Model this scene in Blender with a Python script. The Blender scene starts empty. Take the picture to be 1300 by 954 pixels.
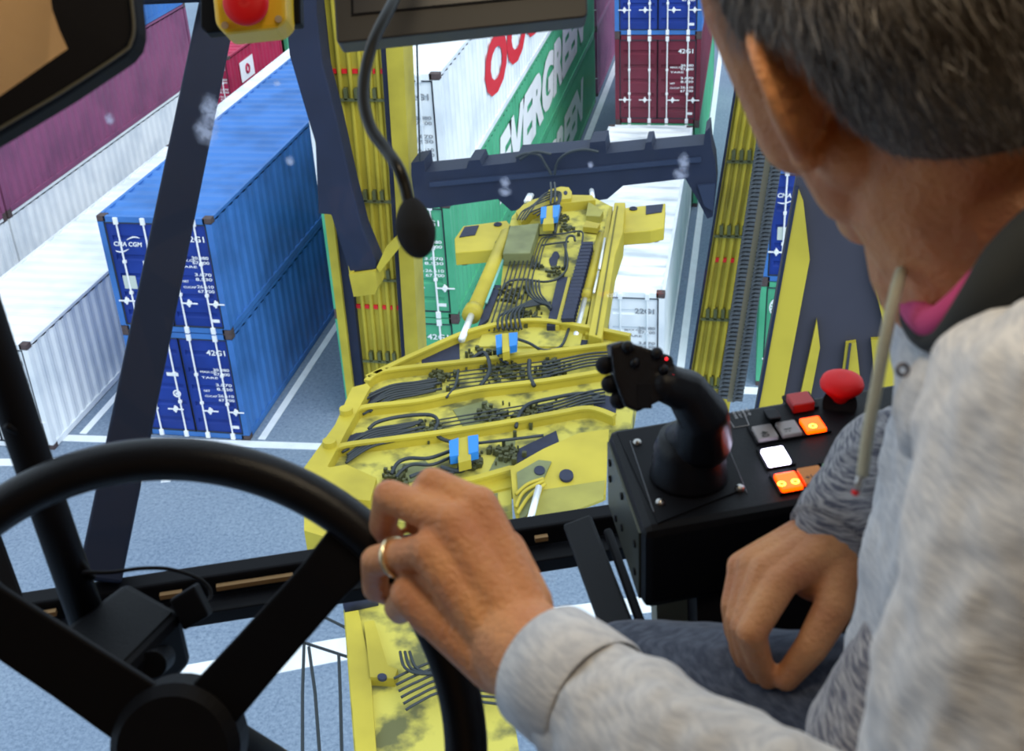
import bpy, math, random
import numpy as np
from mathutils import Vector, Matrix

# ------------------------------------------------------------------ camera, sky, sun, lamps, exposure
S = bpy.context.scene
COL = S.collection
H = 14.155
PITCH, ROLL, YAW, FPX = 0.496, -0.055, -0.21, 1543.075
PPX, PPY = 650.0, 432.0
FW = Vector((math.sin(YAW) * math.cos(PITCH), math.cos(YAW) * math.cos(PITCH), -math.sin(PITCH)))
_r = Vector((math.cos(YAW), -math.sin(YAW), 0)); _u = _r.cross(FW)
_c, _s = math.cos(ROLL), math.sin(ROLL)
RT = _c * _r + _s * _u
UP = -_s * _r + _c * _u
EYE = Vector((0, 0, H))
cam_data = bpy.data.cameras.new('camera')
cam = bpy.data.objects.new('camera', cam_data); COL.objects.link(cam)
cam.matrix_world = Matrix(((RT.x, UP.x, -FW.x, 0), (RT.y, UP.y, -FW.y, 0), (RT.z, UP.z, -FW.z, H), (0, 0, 0, 1)))
cam_data.sensor_width = 36; cam_data.lens = 36 * FPX / 1300
cam_data.shift_x = 0; cam_data.shift_y = -(477 - PPY) / 1300
cam_data.clip_start = 0.02; cam_data.clip_end = 400
cam_data.dof.use_dof = True
cam_data.dof.focus_distance = 2.6
cam_data.dof.aperture_fstop = 13.0
S.camera = cam
S.view_settings.view_transform = 'Standard'; S.view_settings.look = 'None'
S.view_settings.exposure = 0.0; S.view_settings.gamma = 1; S.view_settings.use_curve_mapping = False

world = bpy.data.worlds.new('sky'); S.world = world; world.use_nodes = True
wb = world.node_tree.nodes['Background']
wb.inputs[0].default_value = (0.74, 0.88, 1.0, 1); wb.inputs[1].default_value = 1.38

def sun_lamp(direction, strength, angle, color):
    l = bpy.data.lights.new('sun', 'SUN'); l.energy = strength; l.angle = angle; l.color = color
    o = bpy.data.objects.new('sun', l); COL.objects.link(o)
    o.rotation_euler = Vector(direction).to_track_quat('-Z', 'Y').to_euler(); return o
sun_lamp((-0.50, 0.40, -0.74), 2.0, 0.9, (1.0, 0.97, 0.9))

def area_lamp(name, loc, target, size, power, color):
    l = bpy.data.lights.new(name, 'AREA'); l.energy = power; l.size = size; l.color = color
    o = bpy.data.objects.new(name, l); COL.objects.link(o); o.location = loc
    o.rotation_euler = (Vector(target) - Vector(loc)).to_track_quat('-Z', 'Y').to_euler(); return o
def cs(x, y, z):           # metres right / up / ahead of the photographer's eye, inside the cab
    return EYE + RT * x + UP * y + FW * z
area_lamp('cab_lamp', cs(0.62, 0.55, 0.12), cs(0.28, 0.0, 0.64), 0.2, 1.9, (1.0, 0.89, 0.74))
area_lamp('cab_lamp_left', cs(0.02, 0.42, 0.35), cs(0.0, -0.2, 0.73), 0.16, 1.9, (1.0, 0.82, 0.56))
area_lamp('added_rear_wall_fill', cs(0.1, 0.35, -0.45), cs(-0.5, 0.1, -1.2), 0.25, 9.0, (1.0, 0.80, 0.52))  # unseen fill light added to brighten the rear wall seen in the mirror

# ------------------------------------------------------------------ placing helpers
def ray(px, py): return FW * FPX + RT * (px - PPX) - UP * (py - PPY)
def C(px, py, d): return EYE + ray(px, py) * (d / FPX)
def PZ(px, py, z): r = ray(px, py); return EYE + r * ((z - H) / r.z)
def PY(px, py, Y): r = ray(px, py); return EYE + r * (Y / r.y)

# ------------------------------------------------------------------ materials
MATS = {}
def mat(name, color, rough=0.6, metal=0.0, var=0.0, scale=8.0, bump=0.0, bscale=None, emit=None, estr=0, coat=0.0, dark=None, stretch=(1, 1, 1), thr=None, spec=0.5):
    if name in MATS: return MATS[name]
    m = bpy.data.materials.new(name); m.use_nodes = True; nt = m.node_tree; N = nt.nodes; L = nt.links
    b = N['Principled BSDF']
    b.inputs['Base Color'].default_value = (*color, 1); b.inputs['Roughness'].default_value = rough
    b.inputs['Metallic'].default_value = metal; b.inputs['Coat Weight'].default_value = coat
    b.inputs['Specular IOR Level'].default_value = spec
    tc = N.new('ShaderNodeTexCoord'); mp = N.new('ShaderNodeMapping'); mp.inputs['Scale'].default_value = stretch
    L.new(tc.outputs['Object'], mp.inputs[0])
    if var > 0:
        no = N.new('ShaderNodeTexNoise'); no.inputs['Scale'].default_value = scale; no.inputs['Detail'].default_value = 6
        L.new(mp.outputs[0], no.inputs[0])
        rp = N.new('ShaderNodeValToRGB')
        lo, hi = thr if thr else (0.3, 0.7)
        rp.color_ramp.elements[0].position = lo; rp.color_ramp.elements[1].position = hi
        d = dark if dark else tuple(c * (1 - var) for c in color)
        rp.color_ramp.elements[0].color = (*d, 1); rp.color_ramp.elements[1].color = (*color, 1)
        L.new(no.outputs[0], rp.inputs[0]); L.new(rp.outputs[0], b.inputs['Base Color'])
    if bump > 0:
        n2 = N.new('ShaderNodeTexNoise'); n2.inputs['Scale'].default_value = bscale or scale * 4; n2.inputs['Detail'].default_value = 4
        L.new(mp.outputs[0], n2.inputs[0]); bp = N.new('ShaderNodeBump'); bp.inputs['Strength'].default_value = bump
        bp.inputs['Distance'].default_value = 0.01
        L.new(n2.outputs[0], bp.inputs['Height']); L.new(bp.outputs[0], b.inputs['Normal'])
    if emit:
        b.inputs['Emission Color'].default_value = (*emit, 1); b.inputs['Emission Strength'].default_value = estr
    MATS[name] = m; return m

YEL = mat('yellow_machine_paint', (0.53, 0.43, 0.045), 0.5, var=0.3, scale=1.6, thr=(0.3, 0.6), spec=0.3)
YELG = mat('grimy_yellow_paint', (0.57, 0.50, 0.09), 0.6, var=0.8, scale=4.5, thr=(0.36, 0.52), dark=(0.13, 0.13, 0.05), spec=0.3)
OLIVE = mat('olive_grey_housing', (0.22, 0.24, 0.10), 0.6, var=0.4, scale=5)
NAVY = mat('dark_navy_steel', (0.014, 0.022, 0.052), 0.6, var=0.2, scale=3, spec=0.3)
NAVY2 = mat('faded_navy_steel', (0.022, 0.035, 0.075), 0.6, spec=0.3)
HOSE = mat('black_rubber_hose', (0.018, 0.026, 0.032), 0.5)
DECAL = mat('charcoal_grip_pad', (0.02, 0.026, 0.06), 0.7, var=0.3, scale=12)
CHROME = mat('chrome_rod', (0.86, 0.9, 0.95), 0.25, 0.3)
CLAMPB = mat('blue_hose_clamp', (0.02, 0.22, 0.68), 0.5)
REDP = mat('red_paint', (0.75, 0.01, 0.015), 0.5)
BLACK = mat('black_powder_coat', (0.0035, 0.0035, 0.005), 0.5, bump=0.15, bscale=900, spec=0.16)
BLACKM = mat('matte_black_plastic', (0.004, 0.004, 0.006), 0.6, spec=0.15)
RUBBER = mat('black_leather_rim', (0.005, 0.005, 0.007), 0.36, bump=0.1, bscale=600, spec=0.22)
STEEL = mat('screw_steel', (0.5, 0.48, 0.45), 0.3, 1.0)
OLIVEB = mat('olive_grey_metal_plate', (0.17, 0.16, 0.11), 0.5)
LINE = mat('white_road_paint', (0.88, 0.93, 0.97), 0.7, var=0.12, scale=3)
WHITEP = mat('white_lettering', (0.92, 0.93, 0.95), 0.6)
GREYP = mat('grey_lettering', (0.25, 0.27, 0.3), 0.6)
REDL = mat('red_lettering', (0.72, 0.015, 0.03), 0.6)

def paint(name, col, dark=None, var=0.35, thr=(0.3, 0.55), scale=0.9):
    return mat(name, col, 0.55, var=var, scale=scale, dark=dark, thr=thr, spec=0.3)
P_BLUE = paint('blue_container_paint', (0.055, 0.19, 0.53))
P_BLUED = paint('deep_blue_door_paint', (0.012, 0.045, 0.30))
P_WHITE = paint('white_container_paint', (0.86, 0.90, 0.93), dark=(0.66, 0.72, 0.78))
P_WHITER = mat('weathered_white_roof_paint', (0.88, 0.91, 0.93), 0.6, var=0.6, scale=0.8, thr=(0.36, 0.5), dark=(0.50, 0.55, 0.60), stretch=(0.7, 2.4, 1))
P_PURP = paint('plum_container_paint', (0.25, 0.075, 0.165), dark=(0.17, 0.06, 0.13))
P_MAR = paint('maroon_container_paint', (0.17, 0.022, 0.045))
P_RED = paint('crimson_container_paint', (0.46, 0.02, 0.08))
P_GREEN = paint('green_container_paint', (0.085, 0.42, 0.23), dark=(0.06, 0.34, 0.18))
P_CAST = mat('rusty_casting', (0.10, 0.07, 0.07), 0.8, var=0.4, scale=8)
P_SEAL = mat('dark_door_seal', (0.03, 0.04, 0.06), 0.8)

# ------------------------------------------------------------------ mesh builder
class MB:
    def __init__(s): s.v = []; s.f = []
    def add(s, vs, fs):
        n = len(s.v); s.v += [tuple(v) for v in vs]; s.f += [tuple(i + n for i in f) for f in fs]; return s
    def box(s, lo, hi):
        x0, y0, z0 = lo; x1, y1, z1 = hi
        return s.add([(x0,y0,z0),(x1,y0,z0),(x1,y1,z0),(x0,y1,z0),(x0,y0,z1),(x1,y0,z1),(x1,y1,z1),(x0,y1,z1)],
                     [(0,3,2,1),(4,5,6,7),(0,1,5,4),(1,2,6,5),(2,3,7,6),(3,0,4,7)])
    def obox(s, c, ax, ay, az):     # oriented box: centre and three half-extent vectors
        c = Vector(c); ax, ay, az = Vector(ax), Vector(ay), Vector(az)
        P = [c+i*ax+j*ay+k*az for k in (-1,1) for j in (-1,1) for i in (-1,1)]
        return s.add(P, [(0,2,3,1),(4,5,7,6),(0,1,5,4),(1,3,7,5),(3,2,6,7),(2,0,4,6)])
    def prism(s, pts, vec):
        n = len(pts); vec = Vector(vec); a = [Vector(p) for p in pts]
        nrm = Vector((0, 0, 0))
        for i in range(n): nrm += a[i].cross(a[(i+1) % n])
        if nrm.dot(vec) > 0: a = a[::-1]
        b = [p + vec for p in a]
        return s.add(a + b, [tuple(range(n)), tuple(range(2*n-1, n-1, -1))] + [(i+n, ((i+1) % n)+n, (i+1) % n, i) for i in range(n)])
    def tube(s, pts, r, n=10, cap=True):
        pts = [Vector(p) for p in pts]; R = r if isinstance(r, (list, tuple)) else [r] * len(pts)
        t0 = (pts[1]-pts[0]).normalized(); ref = Vector((0,0,1)) if abs(t0.z) < .9 else Vector((1,0,0))
        a = t0.cross(ref).normalized(); rings = []; base = len(s.v)
        for i, p in enumerate(pts):
            t = (pts[min(i+1, len(pts)-1)] - pts[max(i-1, 0)]).normalized()
            a = (a - t*a.dot(t)).normalized(); b = t.cross(a)
            s.v += [tuple(p + (a*math.cos(2*math.pi*k/n) + b*math.sin(2*math.pi*k/n))*R[i]) for k in range(n)]
        for i in range(len(pts)-1):
            for k in range(n):
                q = base+i*n
                s.f.append((q+k, q+(k+1) % n, q+n+(k+1) % n, q+n+k))
        if cap:
            s.f.append(tuple(base+k for k in range(n))[::-1]); q = base+(len(pts)-1)*n
            s.f.append(tuple(q+k for k in range(n)))
        return s
    def ball(s, c, rad, M=None, nu=20, nv=12):     # ellipsoid
        c = Vector(c); rad = rad if isinstance(rad, (list, tuple)) else (rad,)*3
        vs = []
        for j in range(nv+1):
            ph = math.pi*j/nv
            for i in range(nu):
                th = 2*math.pi*i/nu
                p = Vector((rad[0]*math.sin(ph)*math.cos(th), rad[1]*math.sin(ph)*math.sin(th), rad[2]*math.cos(ph)))
                vs.append(c + (M @ p if M else p))
        fs = [(j*nu+i, (j+1)*nu+i, (j+1)*nu+(i+1) % nu, j*nu+(i+1) % nu) for j in range(nv) for i in range(nu)]
        return s.add(vs, fs)
    def capsule(s, a, b, ra, rb, n=16):            # tapered limb with round ends
        a, b = Vector(a), Vector(b); t = (b-a).normalized(); pts = []; rs = []
        for k in range(5):
            w = math.pi/2*k/4 - math.pi/2
            pts.append(a + t*ra*math.sin(w)); rs.append(max(ra*math.cos(w), 1e-4))
        for k in range(5):
            w = math.pi/2*k/4
            pts.append(b + t*rb*math.sin(w)); rs.append(max(rb*math.cos(w), 1e-4))
        return s.tube(pts, rs, n)
    def torus(s, c, ax, ay, R, r, nu=48, nv=12, a0=0, a1=2*math.pi):
        c = Vector(c); ax, ay = Vector(ax), Vector(ay); az = ax.cross(ay).normalized(); vs = []
        full = abs(a1-a0-2*math.pi) < 1e-6
        m = nu if full else nu+1
        for i in range(m):
            t = a0+(a1-a0)*i/nu; d = ax*math.cos(t)+ay*math.sin(t); dn = d.normalized()
            for k in range(nv):
                w = 2*math.pi*k/nv
                vs.append(c + d*R + (dn*math.cos(w)+az*math.sin(w))*r)
        fs = [(i*nv+k, ((i+1) % m)*nv+k, ((i+1) % m)*nv+(k+1) % nv, i*nv+(k+1) % nv) for i in range(nu if full else nu) for k in range(nv)]
        return s.add(vs, fs)
    def mesh(s, name, smooth=False):
        me = bpy.data.meshes.new(name); me.from_pydata(s.v, [], s.f); me.validate(); me.update()
        if smooth: me.polygons.foreach_set('use_smooth', [True]*len(me.polygons))
        return me
    def build(s, name, m, parent=None, smooth=False, bevel=0.0, label=None):
        o = bpy.data.objects.new(name, s.mesh(name, smooth)); COL.objects.link(o)
        if m: o.data.materials.append(m)
        if bevel:
            bv = o.modifiers.new('bevel', 'BEVEL'); bv.width = bevel; bv.segments = 2; bv.limit_method = 'ANGLE'
        put(o, parent)
        if label: o['label'] = label
        return o
WL = {}
def put(o, parent):
    if parent is not None:
        o.parent = parent
        o.matrix_parent_inverse = Matrix.Translation(-WL.get(parent.name, Vector((0, 0, 0))))
def thing(name, loc, label, cat, group=None):
    o = bpy.data.objects.new(name, None); COL.objects.link(o); o.location = loc; o.empty_display_size = 0.1
    WL[o.name] = Vector(loc)
    return tag(o, label, cat, group)
def tag(o, label, cat, group=None, kind=None):
    if label: o['label'] = label
    if cat: o['category'] = cat
    if group: o['group'] = group
    if kind: o['kind'] = kind
    return o
def struct(o): o['kind'] = 'structure'; return o
def arc(pts, n=6):                 # smooth curve through points
    P = [Vector(p) for p in pts]; out = []
    for i in range(len(P)-1):
        p0, p1, p2, p3 = P[max(i-1, 0)], P[i], P[i+1], P[min(i+2, len(P)-1)]
        for k in range(n):
            t = k/n
            out.append(0.5*((2*p1)+(-p0+p2)*t+(2*p0-5*p1+4*p2-p3)*t*t+(-p0+3*p1-3*p2+p3)*t**3))
    out.append(P[-1]); return out
def text_mesh(txt, height, width=None, depth=0.002, bold=0.0, shear=0.0):
    cu = bpy.data.curves.new('lettering', 'FONT'); cu.body = txt; cu.size = 1; cu.extrude = 0.0
    cu.offset = bold; cu.shear = shear; cu.space_character = 1.0; cu.resolution_u = 3
    ob = bpy.data.objects.new('lettering_source', cu); COL.objects.link(ob)
    dg = bpy.context.evaluated_depsgraph_get(); dg.update()
    me = bpy.data.meshes.new_from_object(ob.evaluated_get(dg))
    bpy.data.objects.remove(ob); bpy.data.curves.remove(cu)
    v = np.array([p.co[:] for p in me.vertices]); me_f = [tuple(p.vertices) for p in me.polygons]
    bpy.data.meshes.remove(me)
    mn, mx = v.min(0), v.max(0)
    v = v - mn; sy = height/(mx[1]-mn[1]); sx = (width/(mx[0]-mn[0])) if width else sy
    v[:, 0] *= sx; v[:, 1] *= sy
    return v, me_f
def text(mb, txt, org, ex, ey, height, width=None, off=None, bold=0.0, shear=0.0, centre=False):
    v, f = text_mesh(txt, height, width, bold=bold, shear=shear)
    org, ex, ey = Vector(org), Vector(ex).normalized(), Vector(ey).normalized(); n = ex.cross(ey)
    if centre: org = org - ex*v[:, 0].max()/2 - ey*height/2
    return mb.add([org + ex*p[0] + ey*p[1] + n*0.0 for p in v], f)

# ------------------------------------------------------------------ ground and road paint
def ground_material():
    m = bpy.data.materials.new('blue_grey_asphalt'); m.use_nodes = True; nt = m.node_tree; N = nt.nodes; L = nt.links
    b = N['Principled BSDF']; b.inputs['Roughness'].default_value = 0.85; b.inputs['Specular IOR Level'].default_value = 0.2
    tc = N.new('ShaderNodeTexCoord')
    a = N.new('ShaderNodeTexNoise'); a.inputs['Scale'].default_value = 14; a.inputs['Detail'].default_value = 9; a.inputs['Roughness'].default_value = 0.8
    c = N.new('ShaderNodeTexNoise'); c.inputs['Scale'].default_value = 0.35; c.inputs['Detail'].default_value = 5
    v = N.new('ShaderNodeTexVoronoi'); v.feature = 'DISTANCE_TO_EDGE'; v.inputs['Scale'].default_value = 0.45
    w = N.new('ShaderNodeTexNoise'); w.inputs['Scale'].default_value = 1.5; w.inputs['Detail'].default_value = 6
    for t in (a, c, w): L.new(tc.outputs['Object'], t.inputs[0])
    mixv = N.new('ShaderNodeMix'); mixv.data_type = 'VECTOR'; mixv.inputs[0].default_value = 0.45
    L.new(tc.outputs['Object'], mixv.inputs[4]); L.new(w.outputs['Color'], mixv.inputs[5]); L.new(mixv.outputs[1], v.inputs[0])
    r1 = N.new('ShaderNodeValToRGB'); r1.color_ramp.elements[0].position = 0.32; r1.color_ramp.elements[1].position = 0.68
    r1.color_ramp.elements[0].color = (0.11, 0.16, 0.235, 1); r1.color_ramp.elements[1].color = (0.31, 0.39, 0.50, 1)
    r2 = N.new('ShaderNodeValToRGB'); r2.color_ramp.elements[0].position = 0.3; r2.color_ramp.elements[1].position = 0.7
    r2.color_ramp.elements[0].color = (0.85, 0.87, 0.9, 1); r2.color_ramp.elements[1].color = (1.08, 1.06, 1.03, 1)
    r3 = N.new('ShaderNodeValToRGB'); r3.color_ramp.elements[0].position = 0.0; r3.color_ramp.elements[1].position = 0.010
    r3.color_ramp.elements[0].color = (0.9, 0.91, 0.93, 1); r3.color_ramp.elements[1].color = (1, 1, 1, 1)
    L.new(a.outputs[0], r1.inputs[0]); L.new(c.outputs[0], r2.inputs[0]); L.new(v.outputs[0], r3.inputs[0])
    m1 = N.new('ShaderNodeMix'); m1.data_type = 'RGBA'; m1.blend_type = 'MULTIPLY'; m1.inputs[0].default_value = 1
    m2 = N.new('ShaderNodeMix'); m2.data_type = 'RGBA'; m2.blend_type = 'MULTIPLY'; m2.inputs[0].default_value = 1
    L.new(r1.outputs[0], m1.inputs[6]); L.new(r2.outputs[0], m1.inputs[7]); L.new(m1.outputs[2], m2.inputs[6]); L.new(r3.outputs[0], m2.inputs[7])
    L.new(m2.outputs[2], b.inputs['Base Color']); return m
g = MB().box((-90, -30, -0.3), (90, 170, 0.0)).build('floor', ground_material()); struct(g)

def road_line(pts, label, group='white painted lines on the yard ground'):
    o = MB().prism([Vector((x, y, 0.0)) for x, y in pts], (0, 0, 0.012)).build('road_marking', LINE)
    return tag(o, label, 'road marking', group)
def strip(x0, y0, x1, y1, w):
    d = Vector((x1-x0, y1-y0)).normalized(); n = Vector((-d.y, d.x))*w/2
    return [(x0-n.x, y0-n.y), (x1-n.x, y1-n.y), (x1+n.x, y1+n.y), (x0+n.x, y0+n.y)]
road_line(strip(-5.52, 21.6, -5.52, 64, 0.22), 'white painted line along the foot of the green container stack')
road_line(strip(-10.05, 20.62, -10.05, 60, 0.16), 'white painted line along the foot of the long blue container stack')
road_line(strip(-17.2, 20.05, -5.6, 20.65, 0.24), 'white painted line across the yard in front of the blue container doors')
road_line(strip(-16.6, 19.0, -10.6, 19.66, 0.26), 'short thick white bar painted in front of the line at the blue doors')
road_line(strip(-14.15, 20.4, -14.15, 60, 0.16), 'white painted line along the foot of the low white container')
road_line(strip(-1.30, 23.2, -1.30, 64, 0.18), 'white painted line right of the weathered white container')
road_line(strip(-0.2, 23.75, 3.2, 23.75, 0.3), 'white painted line in front of the green container beside the drag chains')
road_line(strip(-4.9, 40.4, -5.38, 40.4, 0.12), 'tiny white tick branching off the line at the green stack')
zb = [PZ(*p, 0) for p in ((140, 862), (290, 836), (420, 813), (715, 771), (860, 752), (980, 736), (980, 757), (862, 774), (715, 791), (420, 842), (290, 868), (140, 895))]
road_line([(p.x, p.y) for p in zb], 'broad white stop line crossing the ground seen through the lower window')
for a, b in (((168, 613), (180, 612)), ((205, 610), (217, 609))):
    p, q = PZ(*a, 0), PZ(*b, 0)
    road_line(strip(p.x, p.y, q.x, q.y, 0.18), 'short white dash just inside the steering wheel rim, left of the pair' if a[0] < 200 else 'short white dash just inside the steering wheel rim, right of the pair')

# ------------------------------------------------------------------ containers
CW, CH = 2.44, 2.59
CACHE = {}
def corr_strip(mb, length, axis, fixed, lo, hi, depth, pitch=0.36):
    n = int(length/pitch); prof = []
    st = length/n
    for i in range(n):
        y = i*st
        prof += [(y, 0), (y+st*0.28, 0), (y+st*0.5, depth), (y+st*0.78, depth)]
    prof.append((length, 0))
    vs = []
    for y, d in prof:
        if axis == 'side': vs += [(fixed+d, y, lo), (fixed+d, y, hi)]
        elif axis == 'roof': vs += [(lo, y, fixed+d), (hi, y, fixed+d)]
        else: vs += [(y-CW, fixed+d, lo), (y-CW, fixed+d, hi)]
    mb.add(vs, [(2*i, 2*i+2, 2*i+3, 2*i+1) for i in range(len(prof)-1)])
def c_mesh(kind, Lc):
    k = (kind, Lc)
    if k in CACHE: return CACHE[k]
    m = MB(); p = 0.12
    if kind == 'side_wall':
        corr_strip(m, Lc-2*p, 'side', -0.05, p, CH-p, 0.036); m.v = [(x, y+p, z) for x, y, z in m.v]; n = len(m.v)
        c = MB(); corr_strip(c, Lc-2*p, 'side', -CW+0.05, p, CH-p, -0.036); c.v = [(x, y+p, z) for x, y, z in c.v]; m.add(c.v, c.f)
        e = MB(); corr_strip(e, CW, 'end', Lc-0.05, p, CH-p, 0.03); m.add(e.v, e.f)
    elif kind == 'roof':
        corr_strip(m, Lc-0.16, 'roof', CH-0.045, -CW+0.06, -0.06, 0.04, 0.42); m.v = [(x, y+0.08, z) for x, y, z in m.v]
    elif kind == 'frame':
        for x in (-CW, -0.14):
            for y in (0, Lc-0.14): m.box((x, y, 0.11), (x+0.14, y+0.14, CH-0.11))
        for x in (-CW, -0.07):
            m.box((x, 0.16, CH-0.07), (x+0.07, Lc-0.16, CH-0.0)); m.box((x, 0.16, 0.02), (x+0.07, Lc-0.16, 0.15))
        for y in (0.0, Lc-0.10):
            m.box((-CW+0.14, y, CH-0.13), (-0.14, y+0.10, CH-0.005)); m.box((-CW+0.14, y, 0.02), (-0.14, y+0.10, 0.15))
        m.box((-CW+0.06, 0.1, 0.1), (-0.06, Lc-0.1, 0.16))
    elif kind == 'casting':
        m.box((-0.09, -0.085, -0.06), (0.09, 0.085, 0.06))
        for sx in (-1, 1): m.box((sx*0.092-0.004, -0.03, -0.03), (sx*0.092+0.004, 0.03, 0.03))
    elif kind == 'door':
        w = (CW-0.28)/2; h0, h1 = 0.155, CH-0.135
        # frame with horizontal recesses
        zs = [h0, h0+0.22, h0+0.26]
        n = 5; zz = h0+0.14; st = (h1-h0-0.2)/n
        vs = [(0.02, 0.045, h0)]
        prof = [(h0, 0.03)]
        for i in range(n):
            b = h0+0.2+i*st
            prof += [(b, 0.03), (b+0.03, 0.065), (b+0.10, 0.065), (b+0.13, 0.03)]
        prof.append((h1, 0.03))
        pv = []
        for z, y in prof: pv += [(0.10, y, z), (w-0.10, y, z)]
        m.add(pv, [(2*i, 2*i+1, 2*i+3, 2*i+2) for i in range(len(prof)-1)])
        m.box((0.005, 0.03, h0), (0.10, 0.085, h1)); m.box((w-0.10, 0.03, h0), (w-0.005, 0.085, h1))
        m.box((0.005, 0.08, h0), (w-0.005, 0.085, h1))
    elif kind == 'seal':
        w = (CW-0.28)/2
        m.box((-0.014, 0.0, 0.15), (0.016, 0.028, CH-0.13)); m.box((w-0.016, 0.0, 0.15), (w+0.014, 0.028, CH-0.13))
        m.box((-0.012, 0.0, 0.14), (w+0.012, 0.03, 0.165)); m.box((-0.012, 0.0, CH-0.155), (w+0.012, 0.03, CH-0.125))
    elif kind == 'rod':
        m.tube([(0, -0.0, 0.06), (0, -0.0, CH-0.06)], 0.019, 8)
        for z in (0.09, CH-0.09): m.box((-0.045, -0.03, z-0.07), (0.045, 0.03, z+0.07))
        for z in (0.9, 1.6): m.box((-0.035, -0.02, z-0.03), (0.035, 0.03, z+0.03))
    elif kind == 'handle':
        m.box((-0.30, -0.035, -0.014), (0.06, -0.02, 0.014)); m.tube([(-0.13, -0.05, 0), (-0.13, 0.02, 0)], 0.05, 10); m.box((-0.145, -0.04, -0.08), (-0.115, -0.0, 0.08))
    CACHE[k] = m.mesh(kind); CACHE[k].materials.append(None); return CACHE[k]
def inst(name, me, m, parent, loc=(0, 0, 0), label=None):
    o = bpy.data.objects.new(name, me); COL.objects.link(o); o.parent = parent; o.location = loc
    if m: o.material_slots[0].link = 'OBJECT'; o.material_slots[0].material = m
    if label: o['label'] = label
    return o
def container(xr, y0, lvl, Lc, side, label, group, door=None, roof=None, rods=WHITEP, doors=True, marks=None, dmark=None, code='42G1', cast=P_CAST, ink=WHITEP):
    t = thing('shipping_container', (xr, y0, lvl*CH), label, 'shipping container', group)
    door = door or side
    if xr == R4: t.scale = (1.10, 1, 1)
    inst('side_wall', c_mesh('side_wall', Lc), side, t); inst('roof', c_mesh('roof', Lc), roof or side, t); inst('frame', c_mesh('frame', Lc), door if doors and door is not P_BLUED else side, t)
    for x in (-CW+0.09, -0.09):
        for y in (0.085, Lc-0.085):
            for z in (0.06, CH-0.06): inst('corner_casting', c_mesh('casting', 0), cast, t, (x, y, z))
    if doors:
        w = (CW-0.28)/2
        for di, x0 in enumerate((-CW+0.14, -0.14-w)):
            d = inst('door', c_mesh('door', 0), door, t, (x0, 0, 0))
            inst('door_seal', c_mesh('seal', 0), P_SEAL, d)
            for ri, rx in enumerate((0.27, w-0.23)):
                inst('locking_rod', c_mesh('rod', 0), rods, d, (rx, -0.01, 0))
                inst('door_handle', c_mesh('handle', 0), rods, d, (rx+(0.0 if di == 0 else 0.3), -0.01, 0.72))
            ex, ez = (1, 0, 0), (0, 0, 1)
            def put_line(nm, s_, x, z, h_, wd):
                mk = MB(); text(mk, s_, (x, 0.018, z), ex, ez, h_, wd, bold=0.02); o = mk.build(nm, ink); o.parent = d
            if di == 1:
                put_line('code_lettering', code, w-0.50, CH-0.52, 0.13, 0.42)
                for j, s_ in enumerate(('30.480', '67.200', '3.870', '8.530', '26.610', '67.700')):
                    put_line('data_lettering', s_, w-0.42, CH-0.90-j*0.105-(0.16 if j > 1 else 0)-(0.06 if j > 3 else 0), 0.07, 0.36)
                for j, s_ in enumerate(('MAX.GR', 'TARE')):
                    put_line('data_lettering', s_, 0.36, CH-0.95-j*0.14, 0.05, 0.38)
                for j, s_ in enumerate(('NET', 'CUCAP')):
                    put_line('data_lettering', s_, 0.36, CH-1.42-j*0.13, 0.05, 0.14+0.14*j)
                o = MB().box((w-0.24, 0.018, 0.27), (w-0.07, 0.026, 0.34)).build('small_sticker', ink); o.parent = d
            elif dmark:
                dmark(d, w)
    if marks: marks(t, Lc)
    return t
def cma(d, w):
    mk = MB(); text(mk, 'CMA CGM', (0.10, 0.022, CH-0.66), (1, 0, 0), (0, 0, 1), 0.10, 0.62, bold=0.03, shear=0.2)
    for sgn, zc in ((1, CH-0.62), (-1, CH-0.62)):
        pts = []
        for k in range(9): a = k/8; pts.append((0.40+0.42*a*sgn*0.7, 0.024, zc+sgn*(0.10+0.07*math.sin(a*2.4))))
        mk.tube(pts, [0.006+0.010*math.sin(math.pi*k/8) for k in range(9)], 6)
    o = mk.build('shipping_line_logo', WHITEP); o.parent = d
    pl = MB().box((0.14, 0.012, 0.98), (0.42, 0.026, 1.27)).build('notice_plate', mat('cream_sticker', (0.6, 0.66, 0.6), 0.6)); pl.parent = d
    st = MB().box((0.66, 0.012, 1.52), (0.92, 0.026, 1.62)).build('white_sticker', WHITEP); st.parent = d
def low_blue(d, w):
    m = MB(); c = Vector((0.80, 0.012, 1.08)); n = 20
    m.torus((0.80, 0.02, 1.08), (1, 0, 0), (0, 0, 1), 0.075, 0.018, 24, 6); m.prism([c+Vector((0.035*math.cos(2*math.pi*k/n), 0, 0.035*math.sin(2*math.pi*k/n))) for k in range(n)], (0, 0.012, 0))
    o = m.build('round_emblem', WHITEP); o.parent = d
    st = MB().box((0.66, 0.012, 1.52), (0.92, 0.026, 1.60)).build('white_sticker', WHITEP); st.parent = d
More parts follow.
